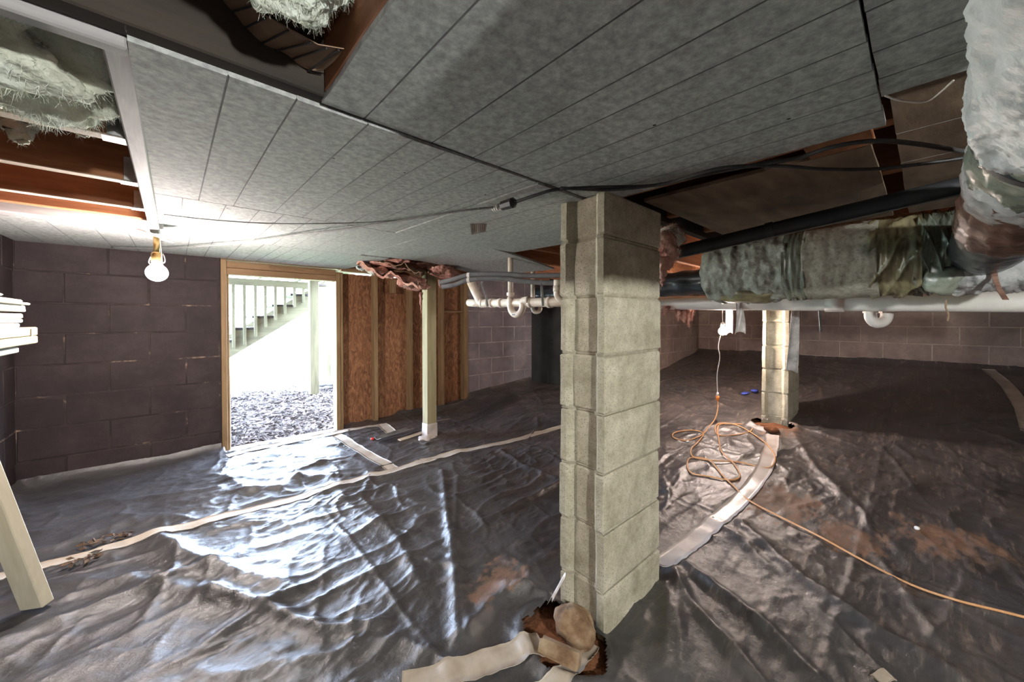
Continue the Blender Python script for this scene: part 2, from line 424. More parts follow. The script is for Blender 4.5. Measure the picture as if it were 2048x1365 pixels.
m_yellow_pine = wood('fresh_pine', (.52, .46, .33), (.70, .64, .50), 'z', 14)
m_porcelain = M('white_porcelain', [(.3, (.72, .68, .63)), (.7, (.84, .81, .77))], scale=6, rough=.35, bump=0)
m_brass = M('brass', [(.3, (.22, .16, .06)), (.7, (.36, .27, .12))], scale=10, rough=.35, metal=.9, bump=0)
m_orange_cord = M('orange_cord', [(.3, (.55, .26, .10)), (.7, (.72, .40, .20))], scale=15, rough=.5, bump=0)
m_orange = M('orange_plug', [(.3, (.62, .17, .03)), (.7, (.75, .25, .06))], scale=15, rough=.5, bump=0)
m_white_cord = M('white_cord', [(.3, (.62, .55, .5)), (.7, (.75, .7, .65))], scale=15, rough=.5, bump=0)
m_wool_green = M('pale_glass_wool', [(.25, (.42, .42, .33)), (.42, (.58, .60, .50)), (.56, (.66, .71, .63)), (.8, (.82, .82, .74))], scale=9, rough=1, bump=.9, bscale=45, detail=10, bdist=.012, spec=.05)
m_wool_pink = M('pink_glass_wool', [(.25, (.20, .085, .065)), (.5, (.46, .25, .20)), (.75, (.70, .47, .38))], scale=9, rough=1, bump=.9, bscale=45, detail=10, bdist=.012, spec=.05)
m_kraft = M('kraft_paper', [(.3, (.17, .105, .065)), (.7, (.30, .20, .13))], scale=8, rough=.8, bump=.3, bscale=20)
m_clearfilm = M('hanging_film', [(.3, (.50, .46, .44)), (.7, (.70, .66, .63))], scale=20, rough=.3, bump=.5, bscale=30, spec=.5)
m_redcap = M('red_plastic', [(.3, (.55, .03, .02)), (.7, (.7, .06, .04))], scale=5, rough=.4, bump=0)
m_blue = M('blue_scrap', [(.3, (.04, .06, .35)), (.7, (.12, .16, .6))], scale=9, rough=.4, bump=.2)
m_leafmat = M('dry_leaf', [(.25, (.015, .011, .009)), (.45, (.075, .058, .05)), (.58, (.19, .16, .15)), (.8, (.32, .285, .275))], scale=14, rough=.8, bump=.2, coords='pos')
m_lawn = M('sunlit_lawn', [(.3, (.34, .44, .20)), (.7, (.52, .60, .34))], scale=6, rough=1, bump=.3, coords='pos')
m_ground_out = M('leafy_soil', [(.3, (.03, .022, .018)), (.7, (.07, .052, .042))], scale=12, rough=1, coords='pos')
m_deck_z = wood('deck_timber', (.075, .066, .038), (.14, .125, .075), 'z', 14)
m_deck_x = wood('deck_timber', (.075, .066, .038), (.14, .125, .075), 'x', 14)
m_deck_y = wood('deck_timber', (.10, .088, .055), (.17, .15, .10), 'y', 14)
m_tread = M('stair_tread', [(.3, (.02, .016, .014)), (.7, (.045, .036, .03))], scale=12, rough=.8)
m_stone = M('pale_stone', [(.3, (.14, .14, .14)), (.7, (.24, .24, .235))], scale=10, rough=.9, bump=.4)
m_debris = M('dead_leaves', [(.3, (.05, .03, .02)), (.7, (.16, .10, .06))], scale=20, rough=.9)
# duct wraps
m_duct_grey = M('duct_grey_wrap', [(.25, (.11, .12, .10)), (.45, (.22, .235, .20)), (.6, (.33, .345, .30)), (.78, (.46, .46, .41))], scale=24, rough=.5, bump=.8, bscale=40, detail=12, nrough=.75, bdist=.01, spec=.45)
m_duct_mesh = M('duct_woven_wrap', [(.3, (.20, .19, .155)), (.5, (.29, .275, .225)), (.75, (.36, .34, .285))], scale=45, rough=.6, bump=.9, bscale=55, detail=3, bdist=.006)
m_duct_olive = M('duct_olive_film', [(.25, (.06, .056, .034)), (.5, (.16, .14, .075)), (.75, (.30, .265, .16))], scale=7, rough=.25, rough2=.45, bump=.4, bscale=24, spec=.6, detail=8)
m_duct_green = M('duct_green_film', [(.25, (.05, .06, .045)), (.5, (.14, .16, .12)), (.75, (.30, .33, .27))], scale=8, rough=.22, rough2=.45, bump=.4, bscale=26, spec=.6, detail=8)
m_duct_foil = M('duct_silver_wrap', [(.28, (.06, .06, .055)), (.36, (.30, .305, .30)), (.5, (.45, .455, .445)), (.7, (.60, .60, .59))], scale=13, rough=.5, bump=.9, bscale=38, detail=10, bdist=.008, spec=.4)
m_duct_brown = M('duct_brown_wrap', [(.25, (.07, .035, .026)), (.5, (.16, .085, .06)), (.75, (.30, .19, .14))], scale=10, stretch=(1, 1, 3), rough=.35, bump=.5, bscale=40, spec=.5)
m_duct_black = M('duct_black_film', [(.3, (.015, .018, .022)), (.7, (.055, .06, .068))], scale=9, rough=.28, bump=.4, bscale=30, spec=.6)

def plastic_mat():
    m = bpy.data.materials.new('black_plastic_sheeting'); m.use_nodes = True; nt = m.node_tree; N = nt.nodes; L = nt.links
    b = N['Principled BSDF']; ge = N.new('ShaderNodeNewGeometry'); pos = ge.outputs['Position']
    def noise(scale, detail, stretch=(1, 1, 1), rough=.6, dist=0):
        mp = N.new('ShaderNodeMapping'); mp.inputs['Scale'].default_value = stretch; L.new(pos, mp.inputs[0])
        t = N.new('ShaderNodeTexNoise'); t.inputs['Scale'].default_value = scale; t.inputs['Detail'].default_value = detail
        t.inputs['Roughness'].default_value = rough; t.inputs['Distortion'].default_value = dist
        L.new(mp.outputs[0], t.inputs['Vector']); return t.outputs[0]
    def rng(v, a, b_, c=0, d=1):
        r = N.new('ShaderNodeMapRange'); L.new(v, r.inputs[0])
        for k, q in zip(('From Min', 'From Max', 'To Min', 'To Max'), (a, b_, c, d)): r.inputs[k].default_value = q
        return r.outputs[0]
    def math_(op, a, b_):
        q = N.new('ShaderNodeMath'); q.operation = op
        for i, s in enumerate((a, b_)):
            if isinstance(s, (int, float)): q.inputs[i].default_value = s
            else: L.new(s, q.inputs[i])
        q.use_clamp = op in ('MULTIPLY', 'ADD', 'SUBTRACT') and True
        return q.outputs[0]
    def mix(f, a, b_):
        q = N.new('ShaderNodeMix'); q.data_type = 'RGBA'; L.new(f, q.inputs[0])
        for i, s in ((6, a), (7, b_)):
            if isinstance(s, tuple): q.inputs[i].default_value = (*s, 1)
            else: L.new(s, q.inputs[i])
        return q.outputs[2]
    film = mix(noise(5, 6), (.035, .034, .036), (.075, .070, .070))
    sx = N.new('ShaderNodeSeparateXYZ'); L.new(pos, sx.inputs[0])
    # dried mud washed over the sheet, more of it up the slope and round the middle of the ground
    more = rng(sx.outputs[0], .6, 3.2, -.12, .13)
    big = math_('ADD', noise(1.7, 8, (1.0, 1.6, 1), .65, .5), more)
    dust = math_('MULTIPLY', rng(big, .50, .74), rng(noise(14, 12, (1.0, 3.2, 1), .8, .6), .42, .62))
    col = mix(math_('MULTIPLY', dust, .8), film, (.17, .122, .095))
    streak = rng(noise(7, 12, (.7, 4.5, 1), .78, .4), .54, .68)
    col = mix(math_('MULTIPLY', math_('MULTIPLY', streak, rng(sx.outputs[0], .5, 2.2)), .85), col, (.33, .25, .205))
    mud = None
    for cx, cy, ra in MUD:
        vs = N.new('ShaderNodeVectorMath'); vs.operation = 'DISTANCE'; L.new(pos, vs.inputs[0]); vs.inputs[1].default_value = (cx, cy, float(base_h(cx, cy)))
        q = math_('SUBTRACT', rng(vs.outputs['Value'], ra * .2, ra, 1.25, 0), rng(noise(9, 10, (1, 1.6, 1), .75), .36, .62, 0, 1.15))
        q = rng(q, .05, .45)
        mud = q if mud is None else math_('ADD', mud, q)
    col = mix(math_('MULTIPLY', mud, .9), col, mix(noise(14, 8), (.115, .048, .024), (.27, .15, .085)))
    L.new(col, b.inputs['Base Color'])
    dull = math_('ADD', math_('MULTIPLY', dust, .55), math_('MULTIPLY', mud, .8))
    col_dark = rng(noise(2.6, 9, (1, 1.5, 1), .7, .8), .50, .66)
    L.new(mix(math_('MULTIPLY', col_dark, .6), col, (.016, .014, .014)), b.inputs['Base Color'])
    rg = N.new('ShaderNodeMapRange'); L.new(dull, rg.inputs[0]); rg.inputs['To Min'].default_value = .33; rg.inputs['To Max'].default_value = .8
    L.new(rg.outputs[0], b.inputs['Roughness']); b.inputs['Specular IOR Level'].default_value = .85
    bp = N.new('ShaderNodeBump'); bp.inputs['Strength'].default_value = .55; bp.inputs['Distance'].default_value = .006
    rid = N.new('ShaderNodeTexNoise'); rid.noise_type = 'RIDGED_MULTIFRACTAL'; rid.inputs['Scale'].default_value = 11; rid.inputs['Detail'].default_value = 5; rid.inputs['Distortion'].default_value = .5
    mpr = N.new('ShaderNodeMapping'); mpr.inputs['Scale'].default_value = (1, 1.7, 1); L.new(pos, mpr.inputs[0]); L.new(mpr.outputs[0], rid.inputs['Vector'])
    hh = N.new('ShaderNodeMath'); hh.operation = 'MULTIPLY_ADD'; L.new(rid.outputs[0], hh.inputs[0]); hh.inputs[1].default_value = .35; L.new(noise(42, 8, (1.0, 1.4, 1), .65, .4), hh.inputs[2])
    L.new(hh.outputs[0], bp.inputs['Height']); L.new(bp.outputs[0], b.inputs['Normal'])
    return m
MUD = [(*G0(1560, 1005)[:2], .38), (*G0(1010, 1160)[:2], .17), (*G0(960, 1200)[:2], .12), (*G0(1700, 1080)[:2], .25), (*G0(1900, 1090)[:2], .30), (*G0(1560, 860)[:2], .25)]
m_plastic = plastic_mat()

# ================================================================== THE SETTING
# soil under the sheet
def soil_pt(u, v):
    x = -.9 + u * 7.5; y = -2.7 + v * 6.6
    return x, y
nx, ny = 190, 170
gx = np.linspace(-.74, 6.5, nx); gy = np.linspace(-2.6, 3.93, ny)
XX, YY = np.meshgrid(gx, gy, indexing='ij')
ZZ = base_h(XX, YY) + .03 * fbm(XX * .9, YY * .9, 2, 11) - .035 + .02 * fbm(XX * 9, YY * 9, 3, 90)
for hx, hy, ra, rb in HOLES:
    q = np.hypot((XX - hx) / (ra * 1.3), (YY - hy) / (rb * 1.3)); ZZ += .04 * np.exp(-q ** 2)
def heightmesh(name, XX, YY, ZZ, mat, keep=None):
    n, m_ = XX.shape
    V = np.stack([XX, YY, ZZ], -1).reshape(-1, 3)
    i = np.arange(n - 1)[:, None] * m_ + np.arange(m_ - 1)[None, :]
    F = np.stack([i, i + m_, i + m_ + 1, i + 1], -1).reshape(-1, 4)
    if keep is not None: F = F[keep.reshape(-1)]
    me = bpy.data.meshes.new(name)
    me.vertices.add(len(V)); me.vertices.foreach_set('co', V.ravel())
    me.loops.add(F.size); me.loops.foreach_set('vertex_index', F.ravel().astype(np.int32))
    me.polygons.add(len(F)); me.polygons.foreach_set('loop_start', np.arange(len(F), dtype=np.int32) * 4)
    me.polygons.foreach_set('loop_total', np.full(len(F), 4, np.int32))
    me.polygons.foreach_set('use_smooth', np.ones(len(F), bool))
    me.materials.append(mat); me.update(calc_edges=True); me.validate()
    return obj(name, me)
fl = heightmesh('floor', XX, YY, ZZ, m_soil); fl['kind'] = 'structure'

# black plastic vapour barrier
gx = np.concatenate([np.arange(-.73, 2.2, .0085), np.arange(2.2, 6.49, .0135)]); gy = np.concatenate([np.arange(-2.0, -.3, .02), np.arange(-.3, 2.6, .0085), np.arange(2.6, 3.91, .0115)])
XX, YY = np.meshgrid(gx, gy, indexing='ij')
ZZ = H(XX, YY)
cx = .5 * (XX[1:, 1:] + XX[:-1, :-1]); cyy = .5 * (YY[1:, 1:] + YY[:-1, :-1])
keep = np.ones(cx.shape, bool)
jag = .22 * fbm(cx * 14, cyy * 14, 2, 77)
for hx, hy, ra, rb in HOLES: keep &= np.hypot((cx - hx) / ra, (cyy - hy) / rb) + jag > 1
keep &= ~((cx > 1.075) & (cx < 1.455) & (cyy > .735) & (cyy < .905))
keep &= ~((cx > 3.83) & (cx < 4.21) & (cyy > .78) & (cyy < .96))
keep &= ~((cx > 3.80) & (cyy > 2.58))
keep &= ~((cx > .28) & (cx < 1.24) & (cyy > 3.80))
keep &= ~(((cx < .30) | (cx > 2.70)) & (cyy > 3.822))
ps = heightmesh('plastic_sheet', XX, YY, ZZ, m_plastic, keep)
tag(ps, 'black wrinkled plastic sheeting spread over the whole crawl space ground', 'plastic sheet')

# ---- block walls: parent slab is the mortar, every block a child
BL, BH, JT = .397, .194, .009
_bm = {}
def block_mesh(mat, L, axis):
    k = (mat.name, round(L, 3), axis)
    if k not in _bm:
        r = random.Random(len(_bm))
        v, f = cbox(-L / 2, -.03, -BH / 2, L / 2, .03, BH / 2, .003, .0010, r)
        if axis == 'y': v = [(-p[1], p[0], p[2]) for p in v]
        _bm[k] = mesh('concrete_block', v, f, mat)
    return _bm[k]
def block_wall(name, axis, c, face, u0, u1, z0, z1, bz, phase, mb, mm, zb=None):
    """wall plane at axis coordinate c; face = direction of its visible side; u along the wall"""
    t = .2 * -face
    if axis == 'y': slab = box(u0, min(c - .0022 * face, c + t), z0, u1, max(c - .0022 * face, c + t), z1)
    else: slab = box(min(c - .0022 * face, c + t), u0, z0, max(c - .0022 * face, c + t), u1, z1)
    w = struct(name, slab, mm)
    k = 0; rr = random.Random(hash(name) % 1000)
    z = bz
    while z < z1 - .02:
        zt = z + BH
        if zt > z0 + .03:
            off = phase + (.203 if k % 2 else 0.0)
            u = u0 - ((u0 - off) % .406)
            while u < u1 - .02:
                a, b_ = max(u + JT / 2, u0), min(u + .406 - JT / 2, u1)
                if b_ - a > .03 and zt <= z1 + .12:
                    L_ = round(b_ - a, 3); mid = (a + b_) / 2
                    j = rr.uniform(-.0015, .0015)
                    if axis == 'y': o = obj('concrete_block', block_mesh(mb, L_, 'x'), w, (mid, c - .03 * face + j, z + .203 / 2))
                    else: o = obj('concrete_block', block_mesh(mb, L_, 'y'), w, (c - .03 * face + j, mid, z + .203 / 2))
                u += .406
        z += .203; k += 1
    return w
block_wall('wall_front', 'y', 3.83, -1, -.74, .285, -.10, 1.775, -.038, -.537, m_block_dark, m_mortar_dark)
block_wall('wall_left', 'x', -.74, 1, 1.6, 4.03, -.10, 1.775, -.038, .17, m_block_dark, m_mortar_dark)
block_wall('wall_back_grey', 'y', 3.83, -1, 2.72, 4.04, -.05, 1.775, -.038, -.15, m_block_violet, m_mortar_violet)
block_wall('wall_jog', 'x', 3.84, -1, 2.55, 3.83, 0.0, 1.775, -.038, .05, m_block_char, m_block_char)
block_wall('wall_back', 'y', 2.55, -1, 4.04, 6.5, 0.1, 1.75, -.026, .1, m_block_far, m_mortar_far)
block_wall('wall_right', 'x', 6.5, -1, -2.6, 2.75, 0.2, 1.75, -.026, .16, m_block_far, m_mortar_far)
struct('wall_left_near', box(-.94, -2.6, -.1, -.744, 1.6, 1.75), m_block_dark)
struct('wall_rear', box(-.94, -2.8, -.1, 6.7, -2.6, 1.75), m_block_far)

# ---- framed part of the door wall: studs, strand boards, plates
fw = struct('wall_framed', loc=(1.96, 3.9, 0))
def stud(x, w=.038, y0=3.82, y1=3.909, z0=-.02, z1=1.545, name='stud', m=None):
    return part(name, cbox(x - w / 2, y0, z0 + float(base_h(x, 3.8)), x + w / 2, y1, z1, .003), m or m_stud, fw)
for x in (1.559, 1.952, 2.357): stud(x)
stud(1.76, z0=1.33, z1=1.5); stud(2.69, w=.06)
for a, b_ in ((1.225, 1.56), (1.56, 1.95), (1.95, 2.36), (2.36, 2.72)):
    part('strand_board', cbox(a, 3.912, -.20, b_ - .004, 3.925, 1.532 if b_ < 2 else 1.56, .002), m_osb, fw)
part('top_plate', cbox(1.22, 3.83, 1.545, 2.72, 3.94, 1.773, .003), m_frame_x, fw)
part('bottom_plate', cbox(1.22, 3.83, -.05, 2.72, 3.91, -.012, .003), m_frame_x, fw)
part('blocking', cbox(2.378, 3.84, 1.155, 2.66, 3.90, 1.18, .003), m_frame_x, fw)
# ---- door opening
dr = struct('door_1', loc=(.75, 3.9, 0))
part('jamb', cbox(.287, 3.815, -.03, .325, 3.93, 1.56, .003), m_stud, dr)
part('jamb', cbox(.327, 3.85, -.02, .343, 3.95, 1.44, .002), m_stud, dr)
part('stop_strip', cbox(.345, 3.90, -.02, .352, 3.95, .6, .001), m_white_paint, dr)
part('jamb', cbox(1.168, 3.82, -.03, 1.206, 3.93, 1.53, .003), m_stud, dr)
part('jamb', cbox(1.207, 3.83, -.03, 1.235, 3.92, 1.53, .003), m_stud, dr)
part('rim_joist', cbox(.287, 3.84, 1.562, 1.235, 3.93, 1.773, .003), m_frame_x, dr)
part('header', cbox(.326, 3.825, 1.497, 1.167, 3.93, 1.552, .003), m_frame_x, dr)
part('header', cbox(.326, 3.820, 1.442, 1.167, 3.93, 1.494, .003), m_frame_x, dr)
part('wood_splint', obox((.62, 3.812, 1.528), (.98, 3.812, 1.524), .012, .018), m_frame_x, dr)
part('threshold', cbox(.29, 3.80, -.05, 1.22, 3.95, -.012, .004), m_pale_edge, dr)

# ---- ceiling: boards, joists, girder, subfloor
cl = struct('ceiling', loc=(0, 0, 1.5))
def board(x0, x1, y0, y1, grooves, dz=lambda x, y: 0, th=.012, m=None, seed=0, ny=14, rag=.0012):
    rr = random.Random(seed)
    prof = [(x0, 0)]
    xs = sorted(g for g in grooves if x0 + .02 < g < x1 - .02)
    cur = x0
    for g in xs:
        while g - cur > .16: cur += .1; prof.append((cur, 0)) if g - cur > .03 else None
        prof += [(g - .0018, 0), (g - .0007, .0026), (g + .0007, .0026), (g + .0018, 0)]; cur = g
    while x1 - cur > .16: cur += .1; prof.append((cur, 0)) if x1 - cur > .03 else None
    prof.append((x1, 0))
    np_ = len(prof); V, F, MI = [], [], []
    for j in range(ny + 1):
        for i, (x, dep) in enumerate(prof):
            y = y0 + (y1 - y0) * j / ny; xx = x
            if j in (0, ny): y += rr.uniform(-rag, rag)
            if i in (0, np_ - 1): xx += rr.uniform(-rag, rag)
            V.append((xx, y, zc(xx, y) + dep + dz(xx, y)))
    n = len(V); V += [(p[0], p[1], zc(p[0], p[1]) + th + dz(p[0], p[1])) for p in V]
    for j in range(ny):
        for i in range(np_ - 1):
            a = j * np_ + i; q = (a, a + np_, a + np_ + 1, a + 1)
            F.append(q); MI.append(1 if prof[i][1] > 0 or prof[i + 1][1] > 0 else 0)
            F.append(tuple(k + n for k in q[::-1])); MI.append(0)
    for j in range(ny):
        for i in (0, np_ - 1):
            a = j * np_ + i; F.append((a, a + np_, a + np_ + n, a + n)); MI.append(0)
    for i in range(np_ - 1):
        for j in (0, ny):
            a = j * np_ + i; F.append((a, a + 1, a + 1 + n, a + n)); MI.append(0)
    o = part('ceiling_board', (V, F), m or m_panel, cl); o.data.materials.append(m_groove)
    o.data.polygons.foreach_set('material_index', MI)
    return o
gA = [.076, .183, .323, .43, .524, .623, .70, .82, .93, 1.05, 1.17, 1.28, 1.40, 1.52]
gB = [.03, .16, .27, .36, .47, .58, .69, .80, .92, 1.03, 1.15, 1.26]
edge_low = lambda x, y: -.004 * max(0, 1 - (y - .83) / .25) * max(0, min(1, (1.0 - x) / .7))
board(-.05, .86, .832, 1.865, gA, edge_low, seed=1)
board(.864, 1.70, .832, 1.865, gA, lambda x, y: -.004, seed=2)
board(-.05, 1.02, 1.872, 2.80, gB, seed=3)
board(1.025, 2.12, 1.872, 2.74, [1.4, 1.75], lambda x, y: -.075 * max(0, (x - 1.5) / .6) ** 1.3, seed=4)
board(-.05, .60, 2.807, 3.80, gA, seed=5)
board(.605, 1.25, 2.807, 3.80, gB, seed=6)
board(-.73, -.045, 2.83, 3.82, [-.6, -.45, -.3, -.18], seed=7)
board(.225, 1.18, .0665, .818, [.31, .475, .60, .69, .805, .905, 1.0, 1.09], seed=8)
board(.225, 1.03, -.9, .0630, [.36, .5, .62, .73, .85, .95], lambda x, y: .002, seed=9)
board(-.45, .20, -2.4, -.55, [-.3, -.15, 0, .1], seed=10)
board(.225, 1.2, -1.9, -.91, [.36, .5, .62, .73, .85, .95], seed=11)
board(1.32, 2.28, .10, .72, [], lambda x, y: .012, m=m_brown, seed=12)
board(1.045, 2.3, -.62, .055, [1.3, 1.55], lambda x, y: .016, m=m_brown, seed=13)
part('ceiling_board', cbox(1.20, .09, 1.512, 1.31, .22, 1.524, .002), m_joist_x, cl)
part('subfloor', box(-.94, -2.8, 1.775, 6.7, 3.95, 1.80), m_joist_x, cl)
for i, y in enumerate((1.34, 1.77, 2.20)):
    j = part('joist', cbox(-.73, y - .019, zc(0, y), -.085, y + .019, 1.772, .003), m_joist_x, cl)
    e = part('sawn_edge', cbox(-.73, y - .018, zc(0, y) - .002, -.087, y + .018, zc(0, y) + .001, .0005), m_pale_edge, j)
    part('joist_hanger', join(cbox(-.125, y - .023, zc(0, y) - .004, -.083, y + .023, zc(0, y) - .0025, .0005), cbox(-.115, y - .0235, zc(0, y), -.083, y - .0195, 1.60, .0005)), m_metal, j)
    part('joist', cbox(-.035, y - .019, zc(0, y) + .016, 3.8, y + .019, 1.772, .003), m_joist_x, cl)
for y in (2.62, 3.05, 3.46):
    part('joist', cbox(-.035, y - .019, zc(0, y) + .016, 3.8, y + .019, 1.772, .003), m_joist_x, cl)
for y in (1.15, 1.56, 1.97, 2.38):
    part('joist', cbox(3.85, y - .019, 1.53, 6.5, y + .019, 1.772, .003), m_joist_x, cl)
part('joist', cbox(-.73, 2.66, zc(0, 2.7) - .006, -.085, 2.76, 1.772, .003), m_grey_x, cl)
part('joist', cbox(-.73, 2.60, zc(0, 2.6) + .03, -.085, 2.64, 1.772, .003), m_joist_x, cl)
part('header_joist', cbox(-.082, .87, zc(0, .9) + .002, -.047, 2.80, 1.772, .003), m_grey_y, cl)
part('girder', cbox(-.73, .842, 1.492, -.05, .868, 1.772, .003), m_grey_x, cl)
part('girder', cbox(-.73, .80, 1.51, 6.4, .838, 1.772, .003), m_dark_wood, cl)
for x in (.243, .65, 1.06, 1.26, 1.68, 2.1, 3.0):
    part('joist', cbox(x - .019, -2.6, 1.534 if x > .3 else 1.517, x + .019, .798, 1.772, .003), m_joist_y, cl)
part('joist', cbox(-.20, -2.6, 1.53, -.162, .798, 1.772, .003), m_dark_wood, cl)
part('joist_block', cbox(1.279, .36, 1.56, 1.661, .40, 1.772, .003), m_joist_x, cl)

# ================================================================== PILLARS
def end_profile(L, Wd, flange=.026, dep=.022, slope=.022):
    """plan of a stretcher block, x along its length; hollowed end at -x"""
    h = Wd / 2
    return [(0, -h), (0, -h + flange), (dep, -h + flange + slope), (dep, h - flange - slope), (0, h - flange), (0, h), (L, h), (L, -h)]
def pillar_block(z0, z1, L, Wd, r):
    prof = end_profile(L, Wd, .026 + r.uniform(-.003, .003), .022 + r.uniform(-.003, .003))
    V, F = [], []
    lv = [(z0, .004), (z0 + .006, 0), ((z0 + z1) / 2, 0), (z1 - .006, 0), (z1, .004)]
    cxm, cym = L / 2, 0
    for z, ins in lv:
        for (x, y) in prof:
            dx, dy = (ins if x < cxm else -ins), (ins if y < cym else -ins)
            V.append((x + dx + r.uniform(-.0015, .0015), y + dy + r.uniform(-.0015, .0015), z + r.uniform(-.001, .001)))
    n = len(prof)
    for i in range(len(lv) - 1):
        for k in range(n):
            k2 = (k + 1) % n
            F.append((i * n + k2, i * n + k, (i + 1) * n + k, (i + 1) * n + k2))
    F.append(tuple(range(n))); F.append(tuple((len(lv) - 1) * n + k for k in range(n))[::-1])
    return V, F
def pillar(x, y, zb, ztop, joint, label, seed):
    r = random.Random(seed)
    t = thing('block_pillar', label, 'pillar', (x, y, zb))
    z = joint
    while z > zb: z -= .203
    while z < ztop - .01:
        a, b_ = z + .0045, min(z + .203 - .0045, ztop)
        v, f = pillar_block(a - zb, b_ - zb, .392, .190, r)
        dx, dy = r.uniform(-.004, .004), r.uniform(-.003, .003)
        obj('concrete_block', mesh('concrete_block', v, f, m_block_pillar), t, (dx, dy, 0))
        if b_ < ztop - .02:
            v, f = pillar_block(b_ - .001 - zb, b_ + .010 - zb, .384, .182, r)
            obj('mortar_joint', mesh('mortar_joint', v, f, m_mortar_pillar), t, (.004, 0, 0))
        z += .203
    return t
pillar(1.068, .820, -.07, 1.503, .137, 'tall concrete block pillar standing nearest, with a rock at its foot', 5)
pillar(3.82, .870, .10, 1.52, .185 + .203 - .15, 'smaller far concrete block pillar under the wrapped duct beside the lit bulb', 6)

# ================================================================== TIMBER POST AND THINGS AT ITS FOOT
pz = hz(1.705, 2.995)
tp = thing('timber_post', 'square greenish timber post with white base, standing under the ceiling', 'post', (1.66, 2.95, pz - .02))
part('post_shaft', cbox(1.66, 2.95, pz - .02, 1.752, 3.042, zc(1.7, 3) - .002 + .01, .003), m_post, tp)
sl_ = part('white_sleeve', cbox(1.655, 2.945, pz - .015, 1.757, 3.047, pz + .12, .004, .003), m_tape_white, tp)
part('sleeve_flap', blob((1.64, 2.93, pz + .01), (.075, .06, .022), .4, 18, 3, 4), m_tape_white, tp, True)
part('metal_clip', cbox(1.70, 2.944, pz + .06, 1.706, 2.949, pz + .066, .001), m_metal, sl_)
a, b_ = G(757, 882, .012), G(822, 862, .03)
sv = solo('metal_flashing', sheet(lambda u, v: a.lerp(b_, u) + Vector((-.02, .10, 0)) * (v - .3) + Vector((0, 0, .02 * abs(v - .6) * 2)), 8, 6, (0, 0, -.003)), m_metal, 'grey bent metal strip lying on the plastic beside the timber post', 'metal strip')
p = G(744, 879, .012)
solo('red_cap', blob(p, (.018, .018, .011), .1, 20, 2, 2), m_redcap, 'small red cap at the end of the metal strip', 'cap', True)
solo('wood_slat', obox(G(797, 882, .010), G(846, 866, .010), .045, .012), m_pale_edge, 'thin pale wooden slat lying against the foot of the timber post', 'wood slat')

# ================================================================== SEAM TAPES
def tape(pts, w, label, m=None, seed=0, **k):
    return solo('seam_tape', floor_strip([G(*p) for p in pts], w, seed=seed, **k), m or m_tape, label, 'tape', True, 'beige seam tape on the plastic')
tape([(-60, 1172), (60, 1143), (250, 1090), (450, 1035), (620, 988), (780, 945), (940, 902), (1150, 847)], .075, 'longest beige tape strip running across the plastic from plank to pillar', seed=1, n=16)
tape([(672, 872), (725, 905), (795, 945)], .085, 'short beige tape joining the door sill tape to the long strip', seed=2)
tape([(452, 914), (560, 890), (670, 868), (765, 851)], .075, 'beige tape strip along the door sill', seed=3)
tape([(762, 850), (782, 866)], .10, 'short tape stub turned down by the strand board wall', seed=4)
tape([(1546, 872), (1544, 900), (1525, 950), (1480, 1005), (1420, 1060), (1365, 1105), (1325, 1140)], .088, 'curved pale tape strip running between the two block pillars', m_tape_white, seed=5, wr=.004)
tape([(800, 1385), (900, 1350), (1000, 1322), (1085, 1298)], .085, 'broad beige tape strip curving towards the hole at the pillar foot', seed=6)
tape([(1185, 1296), (1160, 1322), (1120, 1362), (1060, 1400)], .065, 'torn cream tape piece right below the broken block at the pillar foot', seed=7)
tape([(1762, 1352), (1790, 1375)], .05, 'tiny pale tape scrap at the bottom of the frame', seed=8)
solo('seam_tape', floor_strip([Vector(p) for p in ((6.40, -.44, 0), (5.9, -.50, 0), (5.2, -.53, 0), (4.5, -.50, 0))], .09, seed=9), m_tape, 'tape strip on the far slope by the brown block wall', 'tape', True, 'beige seam tape on the plastic')

# ================================================================== FOOT OF THE NEAR PILLAR
solo('rock', blob((1.0, .79, .030), (.060, .080, .058), .20, 17, 5, 3, octv=7), m_rock, 'round sandy rock in the hole at the foot of the near pillar', 'rock', True)
q = W(1122, 1292, 1.13)
bb = cbox(-.022, -.064, -.022, .022, .064, .022, .004, .004)
o = solo('broken_block', ([Matrix.Rotation(R(22), 3, 'Z') @ Matrix.Rotation(R(34), 3, 'Y') @ Vector(p) + Vector((.885, .758, .032)) for p in bb[0]], bb[1]), m_rock, 'broken brown block piece tilted beside the rock at the pillar foot', 'block')
solo('plastic_flap', sheet(lambda u, v: W(1095, 1215, 1.28).lerp(W(1122, 1165, 1.33), u) + Vector((.012 * math.sin(3 * v), -.02 * v, .028 * math.sin(2.4 * v))), 6, 6, (0, 0, -.0015)), m_clearfilm, 'curled pale edge of plastic standing up at the pillar hole', 'plastic flap', True)
rr = random.Random(12)
# clods of earth
for i, (px, py, s) in enumerate(((1545, 860, .05), (1570, 868, .04), (1530, 852, .035))):
    g = G(px, py)
    solo('soil_clod', blob(g + Vector((0, 0, .0)), (s, s, s * .55), .4, 16, 3, i + 20), m_soil, ['largest brown soil clod at the foot of the far pillar', 'middle soil clod beside the pale tape end', 'smallest soil clod at the outer corner of the far pillar'][i], 'soil', True, 'soil clods at the far pillar')

